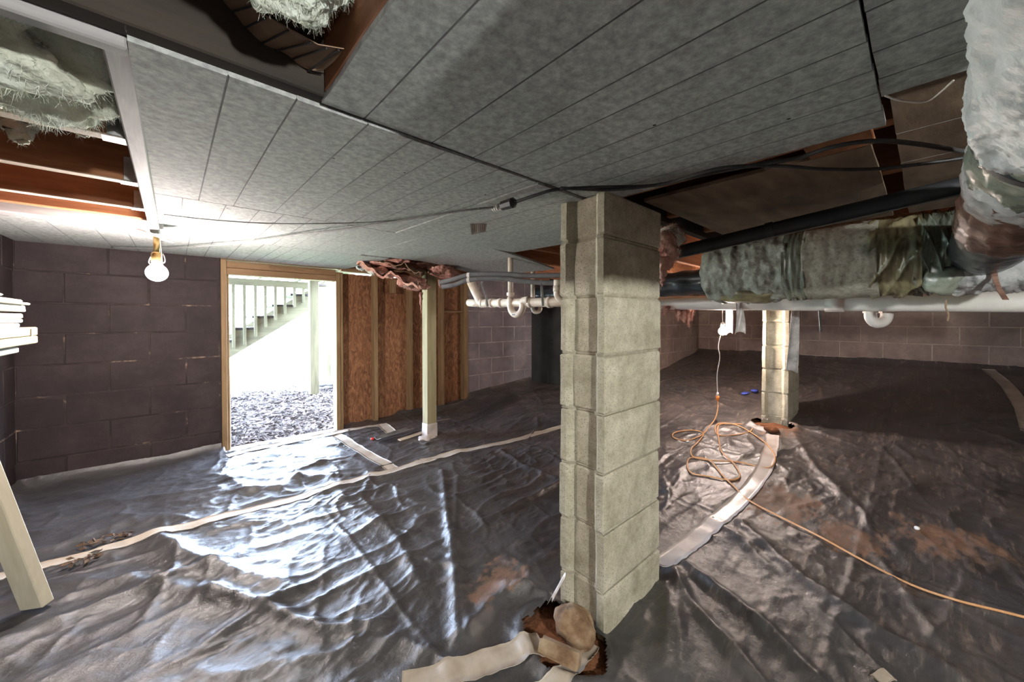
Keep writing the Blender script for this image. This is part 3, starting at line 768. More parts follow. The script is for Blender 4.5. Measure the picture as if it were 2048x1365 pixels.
# ================================================================== LIGHT BULBS
def bulb_glass(c, r, up=1):
    prof = []
    for k in range(15):
        a = -math.pi / 2 + k / 14 * (math.pi * .80)
        prof.append((max(.0008, r * math.cos(a)), r * math.sin(a)))
    prof += [(r * .46, r * 1.05), (r * .42, r * 1.25)]
    return lathe([(p[0], p[1] * up) for p in (prof if up > 0 else prof)], 24, c)
def hanging_bulb(name, label, c, top, strength, r=.034, col=(1, .885, .84), plate=True):
    t = thing(name, label, 'light bulb', (c[0], c[1], c[2] - r))
    part('glass_bulb', bulb_glass(c, r), emit(name + '_glow', col, strength), t, True)
    part('socket', lathe([(r * .46, r * 1.2), (r * .5, r * 1.25), (r * .5, r * 2.2), (r * .38, r * 2.4), (r * .12, r * 2.5)], 16, c), m_brass if plate else m_white_cord, t, True)
    return t
bp_ = W(315, 546, 1.86)
t = hanging_bulb('hanging_bulb', 'glowing round bulb hanging from the white broken lampholder near the doorway', bp_, None, BULB['door'], .042)
pc = W(312, 471, 1.86)
def plate_pt(u, v):
    a = 2 * math.pi * u; rr_ = (.066 + .010 * math.sin(3 * a + 1) + .006 * math.sin(7 * a)) * v
    return pc + Vector((CY * math.cos(a) * rr_, -SY * math.cos(a) * rr_, 0)) + Vector((SY, CY, 0)) * math.sin(a) * rr_ * .8 + Vector((0, 0, -.020 * math.cos(a) * rr_ / .066 - .16 * math.sin(a) * rr_))
part('lampholder_plate', sheet(plate_pt, 28, 4, (0, 0, -.008)), m_porcelain, t, True)
part('pull_tube', tube([pc + Vector((.004, 0, -.008)), bp_ + Vector((0, 0, .085))], .012, 12), m_brass, t, True)
part('wire_guard', tube(cr([bp_ + Vector((.018 * CY, -.018 * SY, .10)), bp_ + Vector((.036 * CY, -.036 * SY, .085)), bp_ + Vector((.036 * CY, -.036 * SY, .05)), bp_ + Vector((-.036 * CY, .036 * SY, .045)), bp_ + Vector((-.03 * CY, .03 * SY, .08))], 6), .0022, 6), m_metal, t, True)
part('bracket', obox(W(318, 432, 1.80), W(322, 458, 1.86), .03, .012), m_white_paint, t)
part('pull_chain', tube(cr([pc + Vector((.022 * CY, -.022 * SY, 0)), bp_ + Vector((.024 * CY, -.024 * SY, .09)), bp_ + Vector((.022 * CY, -.022 * SY, .03))], 6), .002, 6), m_white_cord, t, True)

b2 = Vector((3.72, 1.25, .965))
t = hanging_bulb('work_bulb', 'glowing bulb hanging from a white cord beside the far pillar', b2, None, BULB['far'], .034, (1, .82, .72), False)
part('white_cord', tube(cr([b2 + Vector((0, 0, .085)), b2 + Vector((.005, .004, .14)), b2 + Vector((-.004, .0, .24))], 6), .0035, 8), m_white_cord, t, True)
plug = W(1436, 790, 3.36)
part('white_cord', tube(cr([b2 + Vector((-.015, -.01, .06)), W(1437, 690, 3.38), W(1440, 715, 3.37), W(1435, 750, 3.36), plug + Vector((0, 0, .02))], 8), .004, 8), m_white_cord, t, True)
part('plug', tube([plug + Vector((0, 0, .02)), plug + Vector((0, 0, -.012))], [.008, .013], 12), m_white_cord, t, True)
b3 = Vector((.18, -1.30, 1.30))
t = hanging_bulb('ceiling_bulb', 'bare bulb hanging from the ceiling boards behind the viewpoint', b3, None, BULB['back'], .034, (.98, 1, .97), False)
part('cord', tube([b3 + Vector((0, 0, .08)), Vector((.18, -1.3, 1.503))], .004, 8), m_white_cord, t, True)

# ================================================================== CABLES ON THE CEILING
def cable(name, pts, r, label, m, cat='cable', n=8):
    return solo(name, tube(cr(pts, n), r, 8), m, label, cat, True)
conn_a, conn_b = C(998, 415, .03), C(1032, 405, .03)
cable('power_cable', [C(225, 495, .012), C(330, 497, .02), C(420, 492, .03), C(500, 485, .03), C(600, 470, .03), C(700, 458, .03), C(813, 440, .03), C(920, 423, .03), conn_a], .0042, 'grey power cable strung from the doorway bulb to the black connector', m_greycable)
cable('thin_cable', [C(330, 430, .008), C(430, 441, .01), C(551, 448, .012), C(700, 447, .015), C(806, 441, .016)], .0028, 'thin grey wire tacked along the ceiling above the power cable', m_greycable)
cable('black_cable', [conn_b, C(1070, 392, .025), C(1116, 380, .018), C(1200, 376, .016), C(1310, 372, .012), C(1400, 352, .014), C(1505, 332, .016), C(1590, 318, .014), C(1666, 295, .014), C(1750, 284, .012), C(1835, 291, .014), C(1930, 306, .012)], .0055, 'black cable running along the ceiling board edge past the near pillar', m_cable)
cable('branch_cable', [C(1120, 377, .016), C(1220, 381, .024), C(1330, 368, .02), C(1440, 338, .02), C(1556, 334, .02), C(1640, 340, .02), C(1740, 340, .016), C(1830, 331, .016), C(1935, 316, .014)], .005, 'second black cable sagging over the brown ceiling boards', m_cable)
cable('white_wire', [C(1765, 195, .004), C(1800, 205, .006), C(1850, 205, .006), C(1900, 165, .004)], .0018, 'thin pale wire hanging beneath the brown ceiling boards by the silver duct', m_white_cord)
ct = thing('cord_connector', 'black cord connector with a clear end on the ceiling cable', 'connector', tuple(conn_a))
dv = (conn_b - conn_a).normalized()
part('connector_body', tube([conn_a + dv * .015, conn_a + dv * .02, conn_b - dv * .015, conn_b], [.012, .017, .019, .008], 8), m_cable, ct)
for k in range(3): part('clear_ring', tube([conn_a - dv * (.012 * k), conn_a - dv * (.012 * k + .005)], .013 - .001 * k, 12), m_clearfilm, ct, True)
lt_, rt_, lb_, rb_ = C(938, 432, .03), C(976, 424, .03), C(944, 468, .03), C(972, 462, .03)
dmean = 1.72
lt_, rt_, lb_, rb_ = W(937, 430, dmean), W(977, 424, dmean), W(943, 470, dmean), W(971, 464, dmean)
def tag_pt(u, v):
    p = lt_.lerp(rt_, u).lerp(lb_.lerp(rb_, u), v)
    return p + Vector((SY, CY, 0)) * (.012 * math.sin(3 * v) + .004 * math.sin(9 * u))
ht = thing('paper_tag', 'crumpled white plastic tag hanging from the ceiling cable', 'tag', tuple(lb_))
part('tag_sheet', sheet(tag_pt, 8, 10, (SY * .001, CY * .001, 0)), m_clearfilm, ht, True)
for k in range(7):
    u = .12 + k * .125
    part('print_line', tube([tag_pt(u, .12 + .02 * k) + Vector((-SY, -CY, 0)) * .002, tag_pt(u, .5) + Vector((-SY, -CY, 0)) * .002, tag_pt(u, .9) + Vector((-SY, -CY, 0)) * .002], .0012, 5), m_kraft, ht)
part('tag_string', tube([lt_.lerp(rt_, .5), C(957, 418, .03)], .0015, 6), m_white_cord, ht)

# ================================================================== ORANGE EXTENSION CORD
def gc(*pts): return [G(px, py, .007) for px, py in pts]
ec = thing('extension_cord', 'orange extension cord looped on the plastic and trailing away from the far bulb', 'cord', tuple(G(1430, 850)))
pts = [plug + Vector((0, 0, -.05)), W(1437, 815, 3.33), W(1432, 838, 3.28)] + gc((1418, 856), (1404, 872), (1375, 882), (1348, 876), (1352, 866), (1385, 862), (1408, 868), (1398, 885), (1384, 900), (1388, 915), (1420, 922), (1480, 926), (1535, 938), (1552, 925), (1548, 905), (1530, 885), (1500, 864), (1470, 850), (1440, 848), (1432, 858), (1440, 872), (1480, 870), (1505, 862), (1500, 852), (1470, 849), (1442, 850), (1437, 862), (1440, 885), (1445, 905), (1470, 930), (1482, 955), (1460, 962), (1420, 955), (1385, 948), (1376, 930), (1385, 917), (1420, 922), (1445, 950), (1470, 975), (1500, 1003), (1560, 1035), (1640, 1075), (1740, 1130), (1830, 1175), (1920, 1206), (2000, 1226), (2070, 1244), (2160, 1270))
part('cord_line', tube(cr(pts, 6), .0046, 8), m_orange_cord, ec, True)
part('cord_socket', tube([plug + Vector((0, 0, -.012)), plug + Vector((0, 0, -.055))], [.016, .011], 12), m_orange, ec, True)

# ================================================================== WHITE DRAIN, TRAP, BLACK PIPE (beyond the near pillar)
pA, pB = Vector((3.17, 2.4, 1.24)), Vector((3.17, -.75, 1.152))
dp = thing('drain_pipe', 'long thick white drain pipe running under the wrapped duct', 'pipe', tuple(pB))
part('pipe_run', tube([pA.lerp(pB, k / 20) for k in range(21)], .057, 28), m_pvc_white, dp, True)
for f_ in (.12, .62): part('coupling', tube([pA.lerp(pB, f_), pA.lerp(pB, f_ + .03)], .063, 28), m_pvc_white, dp, True)
tc_ = Vector((3.30, .205, 1.10))
def ubend(c, e, r, rt, n=14, h1=.05, h2=.05):
    P = [c - e * r + Vector((0, 0, h1 * (1 - k / 3))) for k in range(3)]
    P += [c + e * (-r * math.cos(math.pi * k / n)) + Vector((0, 0, -r * math.sin(math.pi * k / n))) for k in range(n + 1)]
    P += [c + e * r + Vector((0, 0, h2 * (k + 1) / 3)) for k in range(3)]
    return P
te = Vector((CY, -SY, 0))
pt = thing('drain_trap', 'white curved drain trap hanging below the thick white pipe', 'pipe', tuple(tc_))
part('trap_bend', tube(ubend(tc_, te, .052, .03, h1=.10, h2=.10), .031, 20), m_pvc_white, pt, True)
for s in (-1, 1): part('trap_nut', tube([tc_ + te * .052 * s + Vector((0, 0, .012)), tc_ + te * .052 * s + Vector((0, 0, .034))], .037, 12), m_pvc_white, pt)
bpa, bpb = W(1330, 511, 1.75), W(2010, 352, 1.10)
bk = thing('black_pipe', 'thick black insulated pipe slanting across in front of the wrapped duct', 'pipe', tuple(bpa))
part('pipe_run', tube([bpa.lerp(bpb, k / 12) for k in range(13)], .029, 20), m_blackpipe, bk, True)
part('side_strip', obox(bpa + Vector((0, 0, -.028)) + Vector((-SY, -CY, 0)) * .022, bpb + Vector((0, 0, -.028)) + Vector((-SY, -CY, 0)) * .022, .006, .006), m_greycable, bk)
part('pipe_strap', tube([bpa.lerp(bpb, .40), bpa.lerp(bpb, .425)], .033, 20), m_cable, bk)

# ================================================================== WRAPPED DUCTS
def skin(P, r, seg, folds, amp, freq, seed, twist=0.0, rad=None):
    """duct wrap: tube with noise and diagonal folds"""
    L = len(P)
    def rf(t, a, rr, p):
        q = Vector((math.cos(a) * 1.0, math.sin(a) * 1.0, 0)) * .17
        k = mnoise.fractal(Vector((q.x * freq, q.y * freq, t * freq * .6 + seed)), 1.0, 2.0, 4)
        f = 0
        if folds: f = folds[1] * (1 - abs(math.sin((a * folds[0] + t * twist + 1.6 * mnoise.noise(Vector((math.cos(a), math.sin(a), t * 2 + seed))))))) ** 2.0
        return rr * (rad(t) if rad else 1) + amp * k + f
    return tube(P, r, seg, True, rf)
def ypath(x, y0, y1, z0, z1, n): return [Vector((x, y0 + (y1 - y0) * k / n, z0 + (z1 - z0) * k / n)) for k in range(n + 1)]
DX = 2.55
md = thing('wrapped_duct', 'large lumpy insulated duct wrapped in stained plastic, hung under the joists', 'duct', (DX, .0, 1.17))
def dz_(y): return 1.352
def yd(px): a, b2_ = ray(px); return b2_ * (DX - .08) / a
ys = [yd(1412), yd(1575), yd(1610), yd(1745), yd(1830), yd(1905), yd(2140)]
part('grey_wrap', skin(ypath(DX, ys[0] + .02, ys[1] - .01, 1.365, 1.372, 60), .188, 96, None, .022, 14, 1, rad=lambda t: 1 - .32 * max(0, 1 - t / .16) ** 2.2), m_duct_grey, md, True)
part('strap_band', skin(ypath(DX, ys[1] + .01, ys[2] - .01, 1.372, 1.372, 24), .192, 96, (26, .004), .008, 10, 2, 2.0), m_duct_green, md, True)
part('woven_wrap', skin(ypath(DX, ys[2], ys[3] - .02, 1.372, 1.374, 50), .194, 96, None, .007, 10, 3), m_duct_mesh, md, True)
part('olive_film', skin(ypath(DX, ys[3] + .01, ys[4] - .02, 1.374, 1.376, 70), .188, 140, (4, .016), .010, 8, 4, 6.0), m_duct_olive, md, True)
part('green_film', skin(ypath(DX, ys[4], ys[5] - .02, 1.376, 1.37, 80), .186, 140, (4, .018), .014, 9, 5, -8.0, rad=lambda t: 1 - .12 * t), m_duct_green, md, True)
part('silver_wrap', skin(ypath(DX, ys[5], ys[6], 1.36, 1.36, 60), .172, 96, (5, .010), .016, 12, 6, 5.0), m_duct_foil, md, True)
part('sagging_film', blob((DX - .03, (ys[0] + ys[1]) / 2 - .03, 1.215), (.10, .17, .045), .28, 14, 4, 3), m_duct_olive, md, True)
part('film_knot', blob((DX - .11, (ys[4] + ys[5]) / 2 - .02, 1.27), (.06, .075, .085), .35, 13, 4, 9), m_duct_green, md, True)
st = W(1985, 508, 1.42)
part('hanger_strap', sheet(lambda u, v: W(1985 + 12 * v, 508, 1.45).lerp(W(2008 + 12 * v, 600, 1.45), u) + Vector((SY, CY, 0)) * (.02 * math.sin(3 * u)), 10, 3, (.002, .002, 0)), m_duct_brown, md)
bd = thing('black_flex_duct', 'thin ribbed black flexible duct leading off the end of the wrapped duct', 'duct', (DX, 1.0, 1.23))
part('flex_sleeve', skin(ypath(DX, ys[0] + .0, 2.45, 1.318, 1.30, 110), .080, 48, None, .008, 16, 7, rad=lambda t: 1 + .05 * math.sin(t * 70)), m_duct_black, bd, True)
# short branch duct over the near ground, running along the ceiling
NY = -.155
nd = thing('silver_branch_duct', 'ragged silver insulated branch duct hanging close to the viewpoint under the ceiling', 'duct', (.9, -.12, 1.24))
def xpath(y, x0, x1, z0, z1, n): return [Vector((x0 + (x1 - x0) * k / n, y, z0 + (z1 - z0) * k / n)) for k in range(n + 1)]
part('silver_wrap', skin(xpath(NY,   .30, .93, 1.375, 1.372, 170), .122, 200, (3, .008), .009, 18, 11, 4.0, rad=lambda t: 1 - .12 * max(0, (t - .9) / .1)), m_duct_foil, nd, True)
part('green_film', skin(xpath(NY, .90, 1.16, 1.366, 1.362, 30), .106, 72, (5, .006), .008, 12, 12, 4.0), m_duct_green, nd, True)
part('brown_wrap', skin(xpath(NY, 1.17, 1.75, 1.36, 1.352, 50), .105, 72, (9, .004), .006, 12, 13, 2.0), m_duct_brown, nd, True)
part('silver_patch', skin(xpath(NY, 1.10, 1.30, 1.364, 1.360, 24), .109, 72, None, .008, 20, 15, rad=lambda t: .985 + .03 * math.sin(t * 3)), m_duct_foil, nd, True)
part('black_collar', skin(xpath(NY, 1.72, 2.38, 1.352, 1.35, 40), .100, 64, None, .004, 12, 14), m_duct_black, nd, True)
part('band', skin(xpath(NY, .94, .965, 1.367, 1.366, 6), .112, 64, None, .002, 8, 16), m_cable, nd, True)

# ================================================================== PIPES BEHIND THE NEAR PILLAR (towards the grey wall)
PX = 1.78
def yx(px): a, b2_ = ray(px); return b2_ * PX / a
def zpy(px, py): return W(px, py, PX / ray(px)[0]).z
dl = thing('waste_pipe', 'cream plastic waste pipe with elbows running towards the framed wall', 'pipe', (PX, 2.0, 1.15))
ya, yb = yx(968), yx(1200)
za, zb = zpy(968, 607), zpy(1120, 605.5) - .004
part('pipe_run', tube([Vector((PX, ya, za)), Vector((PX, (ya + yb) / 2, (za + zb) / 2)), Vector((PX, yb, zb))], .030, 20), m_pvc, dl, True)
ea = onX(958, 600, PX)
part('elbow', tube(cr([Vector((PX, ya - .06, za)), Vector((PX, ya + .03, za + .003)), onX(955, 592, PX), onX(948, 578, PX), onX(940, 560, PX)], 8), .034, 20), m_pvc, dl, True)
part('pipe_stub', tube([Vector((PX, ya, za - .005)), onX(938, 606, PX)], .029, 20), m_pvc, dl, True)
for px in (966, 985, 1003, 1050, 1062, 1100):
    y = yx(px); z = za + (zb - za) * (y - ya) / (yb - ya)
    part('coupling', tube([Vector((PX, y + .014, z)), Vector((PX, y - .014, z))], .036, 20), m_pvc, dl, True)
trap = thing('sink_trap', 'cream curved sink trap dropping from above onto the waste pipe', 'pipe', (PX, 1.9, 1.08))
e2 = Vector((0, -1, 0))
c2 = onX(1033, 612, PX - .02); r2 = .062
part('trap_bend', tube(ubend(c2, e2, r2, .02, h1=.06, h2=.02), .0235, 18), m_pvc, trap, True)
part('drop_pipe', tube([c2 - e2 * r2 + Vector((0, 0, .05)), c2 - e2 * r2 + Vector((0, 0, .36))], .019, 18), m_pvc, trap, True)
for h_ in (.0, .05): part('trap_nut', tube([c2 - e2 * r2 + Vector((0, 0, h_ + .022)), c2 - e2 * r2 + Vector((0, 0, h_ + .044))], .028, 14), m_pvc, trap)
part('trap_arm', tube(cr([c2 + e2 * r2 + Vector((0, 0, .015)), c2 + e2 * (r2 + .01) + Vector((0, 0, .03)), c2 + e2 * (r2 + .06) + Vector((.0, 0, .035))], 5), .026, 16), m_pvc, trap, True)
part('stamp', obox(c2 + Vector((-.0235, -.012, -r2)), c2 + Vector((-.0235, .02, -r2)), .002, .006, c=.0005), m_cable, trap)
ts = thing('small_trap', 'little cream trap bend showing below the waste pipe', 'pipe', (PX + .3, 1.9, 1.08))
c3 = W(1073, 617, 3.0)
part('trap_bend', tube(ubend(c3, Vector((CY, -SY, 0)), .03, .016, h1=.30, h2=.04), .017, 14), m_pvc, ts, True)
vs_ = thing('vent_elbow', 'short cream pipe elbow close against the near pillar', 'pipe', tuple(W(1113, 600, 2.3)))
part('elbow', tube(cr([W(1114, 560, 2.3), W(1114, 580, 2.3), W(1115, 592, 2.3), W(1124, 601, 2.3), W(1140, 604, 2.3)], 6), .021, 16), m_pvc, vs_, True)
part('collar', tube([W(1114, 572, 2.3), W(1114, 584, 2.3)], .025, 16), m_pvc, vs_, True)
for nm, pts, lab in (('insulated_pipe', [(880, 566), (905, 560), (935, 551), (965, 549), (1010, 549), (1060, 552), (1120, 551), (1190, 547)], 'upper grey foam-covered pipe sagging behind the near pillar'),
                     ('insulated_pipe', [(885, 574), (910, 570), (935, 561), (965, 558), (1010, 558), (1050, 563), (1100, 566), (1190, 564)], 'lower grey foam-covered pipe sagging behind the near pillar')):
    P = [W(px, py, 2.62 - (px - 900) * .0012) for px, py in pts]
    t = thing(nm, lab, 'pipe', tuple(P[0]), 'grey foam-covered pipes')
    part('foam_sleeve', tube(cr(P, 8), .0165, 16), m_foam, t, True)
    for f_ in (938,):
        i0 = min(range(len(P)), key=lambda k: abs(pts[k][0] - f_))
        dd = (P[min(i0 + 1, len(P) - 1)] - P[i0]).normalized()
        part('tape_band', tube([P[i0], P[i0] + dd * .02], .018, 14), m_white_paint, t)
for px, pts, lab in ((970, [(972, 545), (963, 566), (972, 590), (975, 613)], 'bent metal strap holding the waste pipe near its elbow'), (1083, [(1082, 560), (1083, 570), (1085, 600), (1086, 612)], 'straight punched metal strap holding the waste pipe near the pillar')):
    P = [W(a_, b2_, (PX - .04) / ray(a_)[0]) for a_, b2_ in pts]
    V, F = join(*[obox(P[k], P[k + 1], .016, .003, up=(-SY, -CY, 0), c=.0005) for k in range(len(P) - 1)])
    solo('metal_strap', (V, F), m_metal, lab, 'strap', group='metal pipe straps')

# ================================================================== INSULATION
def fuzz(parent, n, ln, mat, seed, w=.0004):
    rr_ = random.Random(seed); V, F = [], []; off = Vector(parent.location)
    src = [o for o in parent.children if o.name.split('.')[0] in ('batt_body', 'batt_lump', 'wool_lump', 'wool_scrap', 'torn_layer', 'hanging_tuft', 'wool_tuft')]
    pool = [(o.data, p.index) for o in src for p in o.data.polygons]
    for _ in range(n):
        me, pi = rr_.choice(pool); pg = me.polygons[pi]; c = Vector(pg.center); nrm = Vector(pg.normal)
        d = (nrm * .7 + Vector((rr_.gauss(0, .6), rr_.gauss(0, .6), rr_.gauss(-.25, .6)))).normalized(); L_ = ln * rr_.uniform(.3, 1.2)
        s_ = d.orthogonal().normalized() * w; bend = Vector((rr_.gauss(0, .3), rr_.gauss(0, .3), rr_.gauss(-.2, .3))) * L_
        m_ = c + d * L_ * .5; e_ = c + d * L_ + bend; k = len(V)
        V += [c - s_, c + s_, m_ + s_ * .8, m_ - s_ * .8, e_ + s_ * .4, e_ - s_ * .4]
        F += [(k, k + 1, k + 2, k + 3), (k + 3, k + 2, k + 4, k + 5)]
    o = obj('wool_fibres', mesh('wool_fibres', V, F, mat), parent); o['kind'] = 'stuff'
    return o
ins = thing('insulation_batt', 'torn pale green insulation batt sagging out of the joists by the doorway side', 'insulation', (-.35, 1.1, 1.5))
part('batt_body', blob((-.36, 1.09, 1.575), (.26, .20, .105), .40, 12, 6, 2, octv=9), m_wool_green, ins, True)
part('batt_lump', blob((-.20, 1.20, 1.555), (.10, .10, .07), .5, 12, 5, 5, octv=7), m_wool_green, ins, True)
def tuft(root, length, w, seed, droop=(0, 0, -1)):
    rr_ = random.Random(seed); d = Vector(droop).normalized(); P = []
    for k in range(14):
        s = k / 13
        P.append(Vector(root) + d * length * s + Vector((rr_.uniform(-1, 1), rr_.uniform(-1, 1), 0)) * w * .35 * s)
    def rf(t_, a, r_, p): return max(.0008, w * (1 - t_) ** .7 * (1 + .9 * mnoise.fractal(Vector((p.x * 40 + seed, math.cos(a) * 1.5 + p.z * 30, math.sin(a) * 1.5)), 1, 2, 3)))
    return tube(P, w, 12, True, rf)
for i, (px, py, ln, w) in enumerate(((45, 250, .055, .03), (20, 235, .035, .035), (90, 235, .035, .025), (165, 245, .040, .024), (185, 240, .03, .03), (228, 245, .03, .022))):
    part('hanging_tuft', tuft(W(px, py, 1.0), ln, w, i), m_wool_green, ins, True)
fuzz(ins, 22000, .014, m_wool_green, 1)
ib = thing('ceiling_batt', 'whitish insulation batt with brown paper showing inside the dark open ceiling bay', 'insulation', (.05, .45, 1.56))
part('batt_body', blob((.115, .60, 1.625), (.105, .12, .085), .42, 14, 6, 12, octv=8), m_wool_green, ib, True)
ka = [W(380, -25, .66), W(470, 70, .68), W(560, 115, .70), W(648, 148, .73)]; kb = [W(480, -25, .60), W(530, 35, .615), W(640, 95, .64), W(700, 105, .66)]
def kraft_pt(u, v):
    def at(P, t): k = min(int(t * 3), 2); return P[k].lerp(P[k + 1], t * 3 - k)
    return at(ka, u).lerp(at(kb, u), v) + Vector((0, 0, -.006 * math.sin(u * 16) * (1 - v)))
pp_ = part('paper_facing', sheet(kraft_pt, 18, 8, (0, 0, .002)), m_kraft, ib, True)
for k in range(7):
    u = .08 + k * .135
    part('support_wire', tube([kraft_pt(u, j / 8) + Vector((0, 0, -.003)) for j in range(9)], .0016, 6), m_cable, pp_)
fuzz(ib, 9000, .009, m_wool_green, 2)
# pink insulation at the corner of the ceiling by the timber post
pk = thing('pink_insulation', 'torn pink insulation hanging from the ceiling hole beside the timber post', 'insulation', tuple(W(800, 545, 3.2)))
def sheet_lump(a, b2_, wdt, seed, amp=.05, th=.02):
    a, b2_ = Vector(a), Vector(b2_)
    def fn(u, v):
        p = a.lerp(b2_, u) + Vector((SY, CY, .1)) * wdt * (v - .5)
        k = mnoise.fractal(Vector((u * 4 + seed, v * 4, seed)), 1, 2, 5)
        return p + Vector((0, 0, k * amp))
    return sheet(fn, 26, 16, (0, 0, -th))
part('torn_layer', sheet_lump(W(735, 528, 3.3), W(850, 572, 3.05), .45, 3, .06), m_wool_pink, pk, True)
part('paper_layer', sheet_lump(W(765, 520, 3.2), W(850, 545, 3.0), .3, 7, .05, .006), m_kraft, pk, True)
part('wool_lump', blob(W(826, 566, 3.05), (.10, .08, .055), .45, 14, 5, 8, octv=7), m_wool_pink, pk, True)
part('wool_lump', blob(W(800, 528, 3.25), (.22, .2, .05), .5, 10, 5, 9, octv=7), m_wool_pink, pk, True)
part('wool_lump', blob(W(890, 545, 3.1), (.12, .10, .05), .6, 12, 5, 10, octv=7), m_wool_pink, pk, True)
part('wool_tuft', tuft(W(842, 585, 2.95), .16, .012, 4), m_wool_pink, pk, True)
part('wool_tuft', tuft(W(880, 560, 2.95), .07, .014, 6), m_wool_pink, pk, True)
part('foil_scrap', sheet_lump(W(712, 534, 3.5), W(760, 545, 3.4), .12, 13, .04, .003), m_clearfilm, pk, True)
fuzz(pk, 9000, .022, m_wool_pink, 3)
# insulation scrap at the top of the near pillar, right side
hs = thing('hanging_wool', 'ragged pale insulation scrap hanging behind the top of the near pillar', 'insulation', tuple(W(1335, 520, 1.67)))
part('wool_scrap', blob(W(1333, 500, 1.67), (.05, .05, .085), .55, 13, 5, 14, octv=7), m_wool_pink, hs, True)
part('wool_tuft', tuft(W(1326, 515, 1.65), .13, .022, 8), m_wool_pink, hs, True)
part('wool_tuft', tuft(W(1350, 500, 1.65), .05, .02, 9), m_wool_green, hs, True)
part('wool_lump', blob(W(1345, 470, 1.67), (.06, .05, .04), .5, 15, 5, 17, octv=7), m_wool_green, hs, True)
fuzz(hs, 5000, .018, m_wool_pink, 4)
p2 = thing('pink_wool_tufts', 'row of pink insulation tufts hanging below the white drain pipe', 'insulation', tuple(W(1360, 630, 3.17)))
for i, (px, ln, w) in enumerate(((1328, .07, .016), (1337, .05, .016), (1355, .13, .022), (1367, .14, .03), (1377, .18, .02), (1383, .12, .015))):
    part('wool_tuft', tuft(W(px, 612, 3.17), ln, w, 30 + i), m_wool_pink, p2, True)

fuzz(p2, 4000, .02, m_wool_pink, 5)
# ================================================================== HANGING SCRAPS BY THE FAR BULB
def hang(px0, px1, py0, px2, px3, py1, d, seed, fold=.01):
    def fn(u, v):
        a = W(px0 + (px1 - px0) * u, py0, d); b2_ = W(px2 + (px3 - px2) * u, py1 + 3 * math.sin(5 * u + seed), d)
        return a.lerp(b2_, v) + Vector((SY, CY, 0)) * fold * math.sin(6 * u + 4 * v + seed)
    return sheet(fn, 8, 14, (SY * .0015, CY * .0015, 0))
solo('paper_strip', hang(1452, 1467, 489, 1450, 1464, 668, 3.52, 1), m_white_paint, 'white paper strip hanging right behind the glowing far bulb', 'paper', True)
solo('plastic_strip', hang(1474, 1486, 600, 1469, 1490, 667, 2.775, 2, .015), m_clearfilm, 'cloudy plastic strip hanging between the far bulb and the far pillar', 'plastic strip', True)
solo('wool_strip', hang(1584, 1599, 600, 1573, 1597, 744, 2.95, 3, .006), m_duct_foil, 'long ragged pale strip hanging down in front of the far pillar', 'strip', True)
solo('black_wire', tube(cr([W(1637, 605, 2.48), W(1640, 640, 2.48), W(1642, 664, 2.48)], 5), .006, 8), m_cable, 'short black wire end dangling before the brown block wall', 'wire', True)
solo('string', tube(cr([W(1893, 600, 1.62), W(1891, 615, 1.62), W(1897, 630, 1.62), W(1895, 643, 1.62)], 5), .0035, 6), m_kraft, 'frayed string dangling from the knot of the duct film', 'string', True)

# ================================================================== LUMBER STACK, SAWHORSE
sh = thing('sawhorse', 'pine sawhorse carrying the stacked boards, one slanted leg in view', 'sawhorse', (-.58, 2.2, 0))
part('top_beam', cbox(-.70, 2.16, .865, -.53, 2.25, .935, .003), m_yellow_pine, sh)
def leg(a, b2_, w=.085, h=.038): return part('leg', obox(a, b2_, w, h, up=(SY, CY, 0), c=.003), m_yellow_pine, sh)
f0 = G(66, 1222)
leg(f0 + Vector((0, 0, .01)), (-.56, 2.19, .87))
leg((-.60, 2.42, .01), (-.62, 2.25, .87)); leg((-.67, 1.95, .01), (-.66, 2.16, .87)); leg((-.52, 1.9, .01), (-.60, 2.16, .87))
part('brace', obox((-.50, 2.235, .28), (-.66, 2.235, .28), .02, .07), m_yellow_pine, sh)
lum = [(.945, .022, 37, 'cream'), (.975, .034, 75, 'yellow'), (1.010, .036, 75, 'yellow'), (1.047, .018, 40, 'cream'), (1.066, .018, 46, 'cream'), (1.085, .020, 46, 'cream'), (1.112, .028, 52, 'cream'), (1.141, .010, 62, 'cream'), (1.152, .014, 46, 'cream'), (1.168, .010, 8, 'cream')]
names_ = ['lowest thin cream board of the stack', 'second board up, thick greenish timber with rounded end', 'third board up, thick greenish timber with a torn paper tag', 'fourth board up in the stack, thin and cream', 'fifth board up in the stack, thin and cream', 'sixth board up in the stack, slightly longer', 'seventh board up, thick white painted board', 'eighth board up, thin board slipped outward', 'second from top board, cream and short', 'topmost short board on the stack by the dark wall']
for i, (z, th, px, cc) in enumerate(lum):
    xr = -.47 + (.02 if px > 60 else -.01 * (i % 3))
    a_, b2_ = ray(px); ye = min(max(b2_ * xr / a_, 1.6), 2.9)
    z0 = .936 + (z - .945)
    o = thing('lumber_board', names_[i] + ('' if 'stack' in names_[i] else ' in the stack'), 'board', (xr - .08, 1.5, z0), 'boards stacked on the sawhorse')
    part('plank', cbox(xr - .15 + .01 * (i % 2), .9, z0, xr, ye, z0 + th, .004, .001), m_cream_board if cc == 'cream' else m_post, o)
    if i == 2: part('paper_tag', sheet(lambda u, v: Vector((xr + .003, ye - .12 + .035 * u, z0 + .03 - .03 * v + .006 * u)), 4, 4, (.0015, 0, 0)), m_white_paint, o)

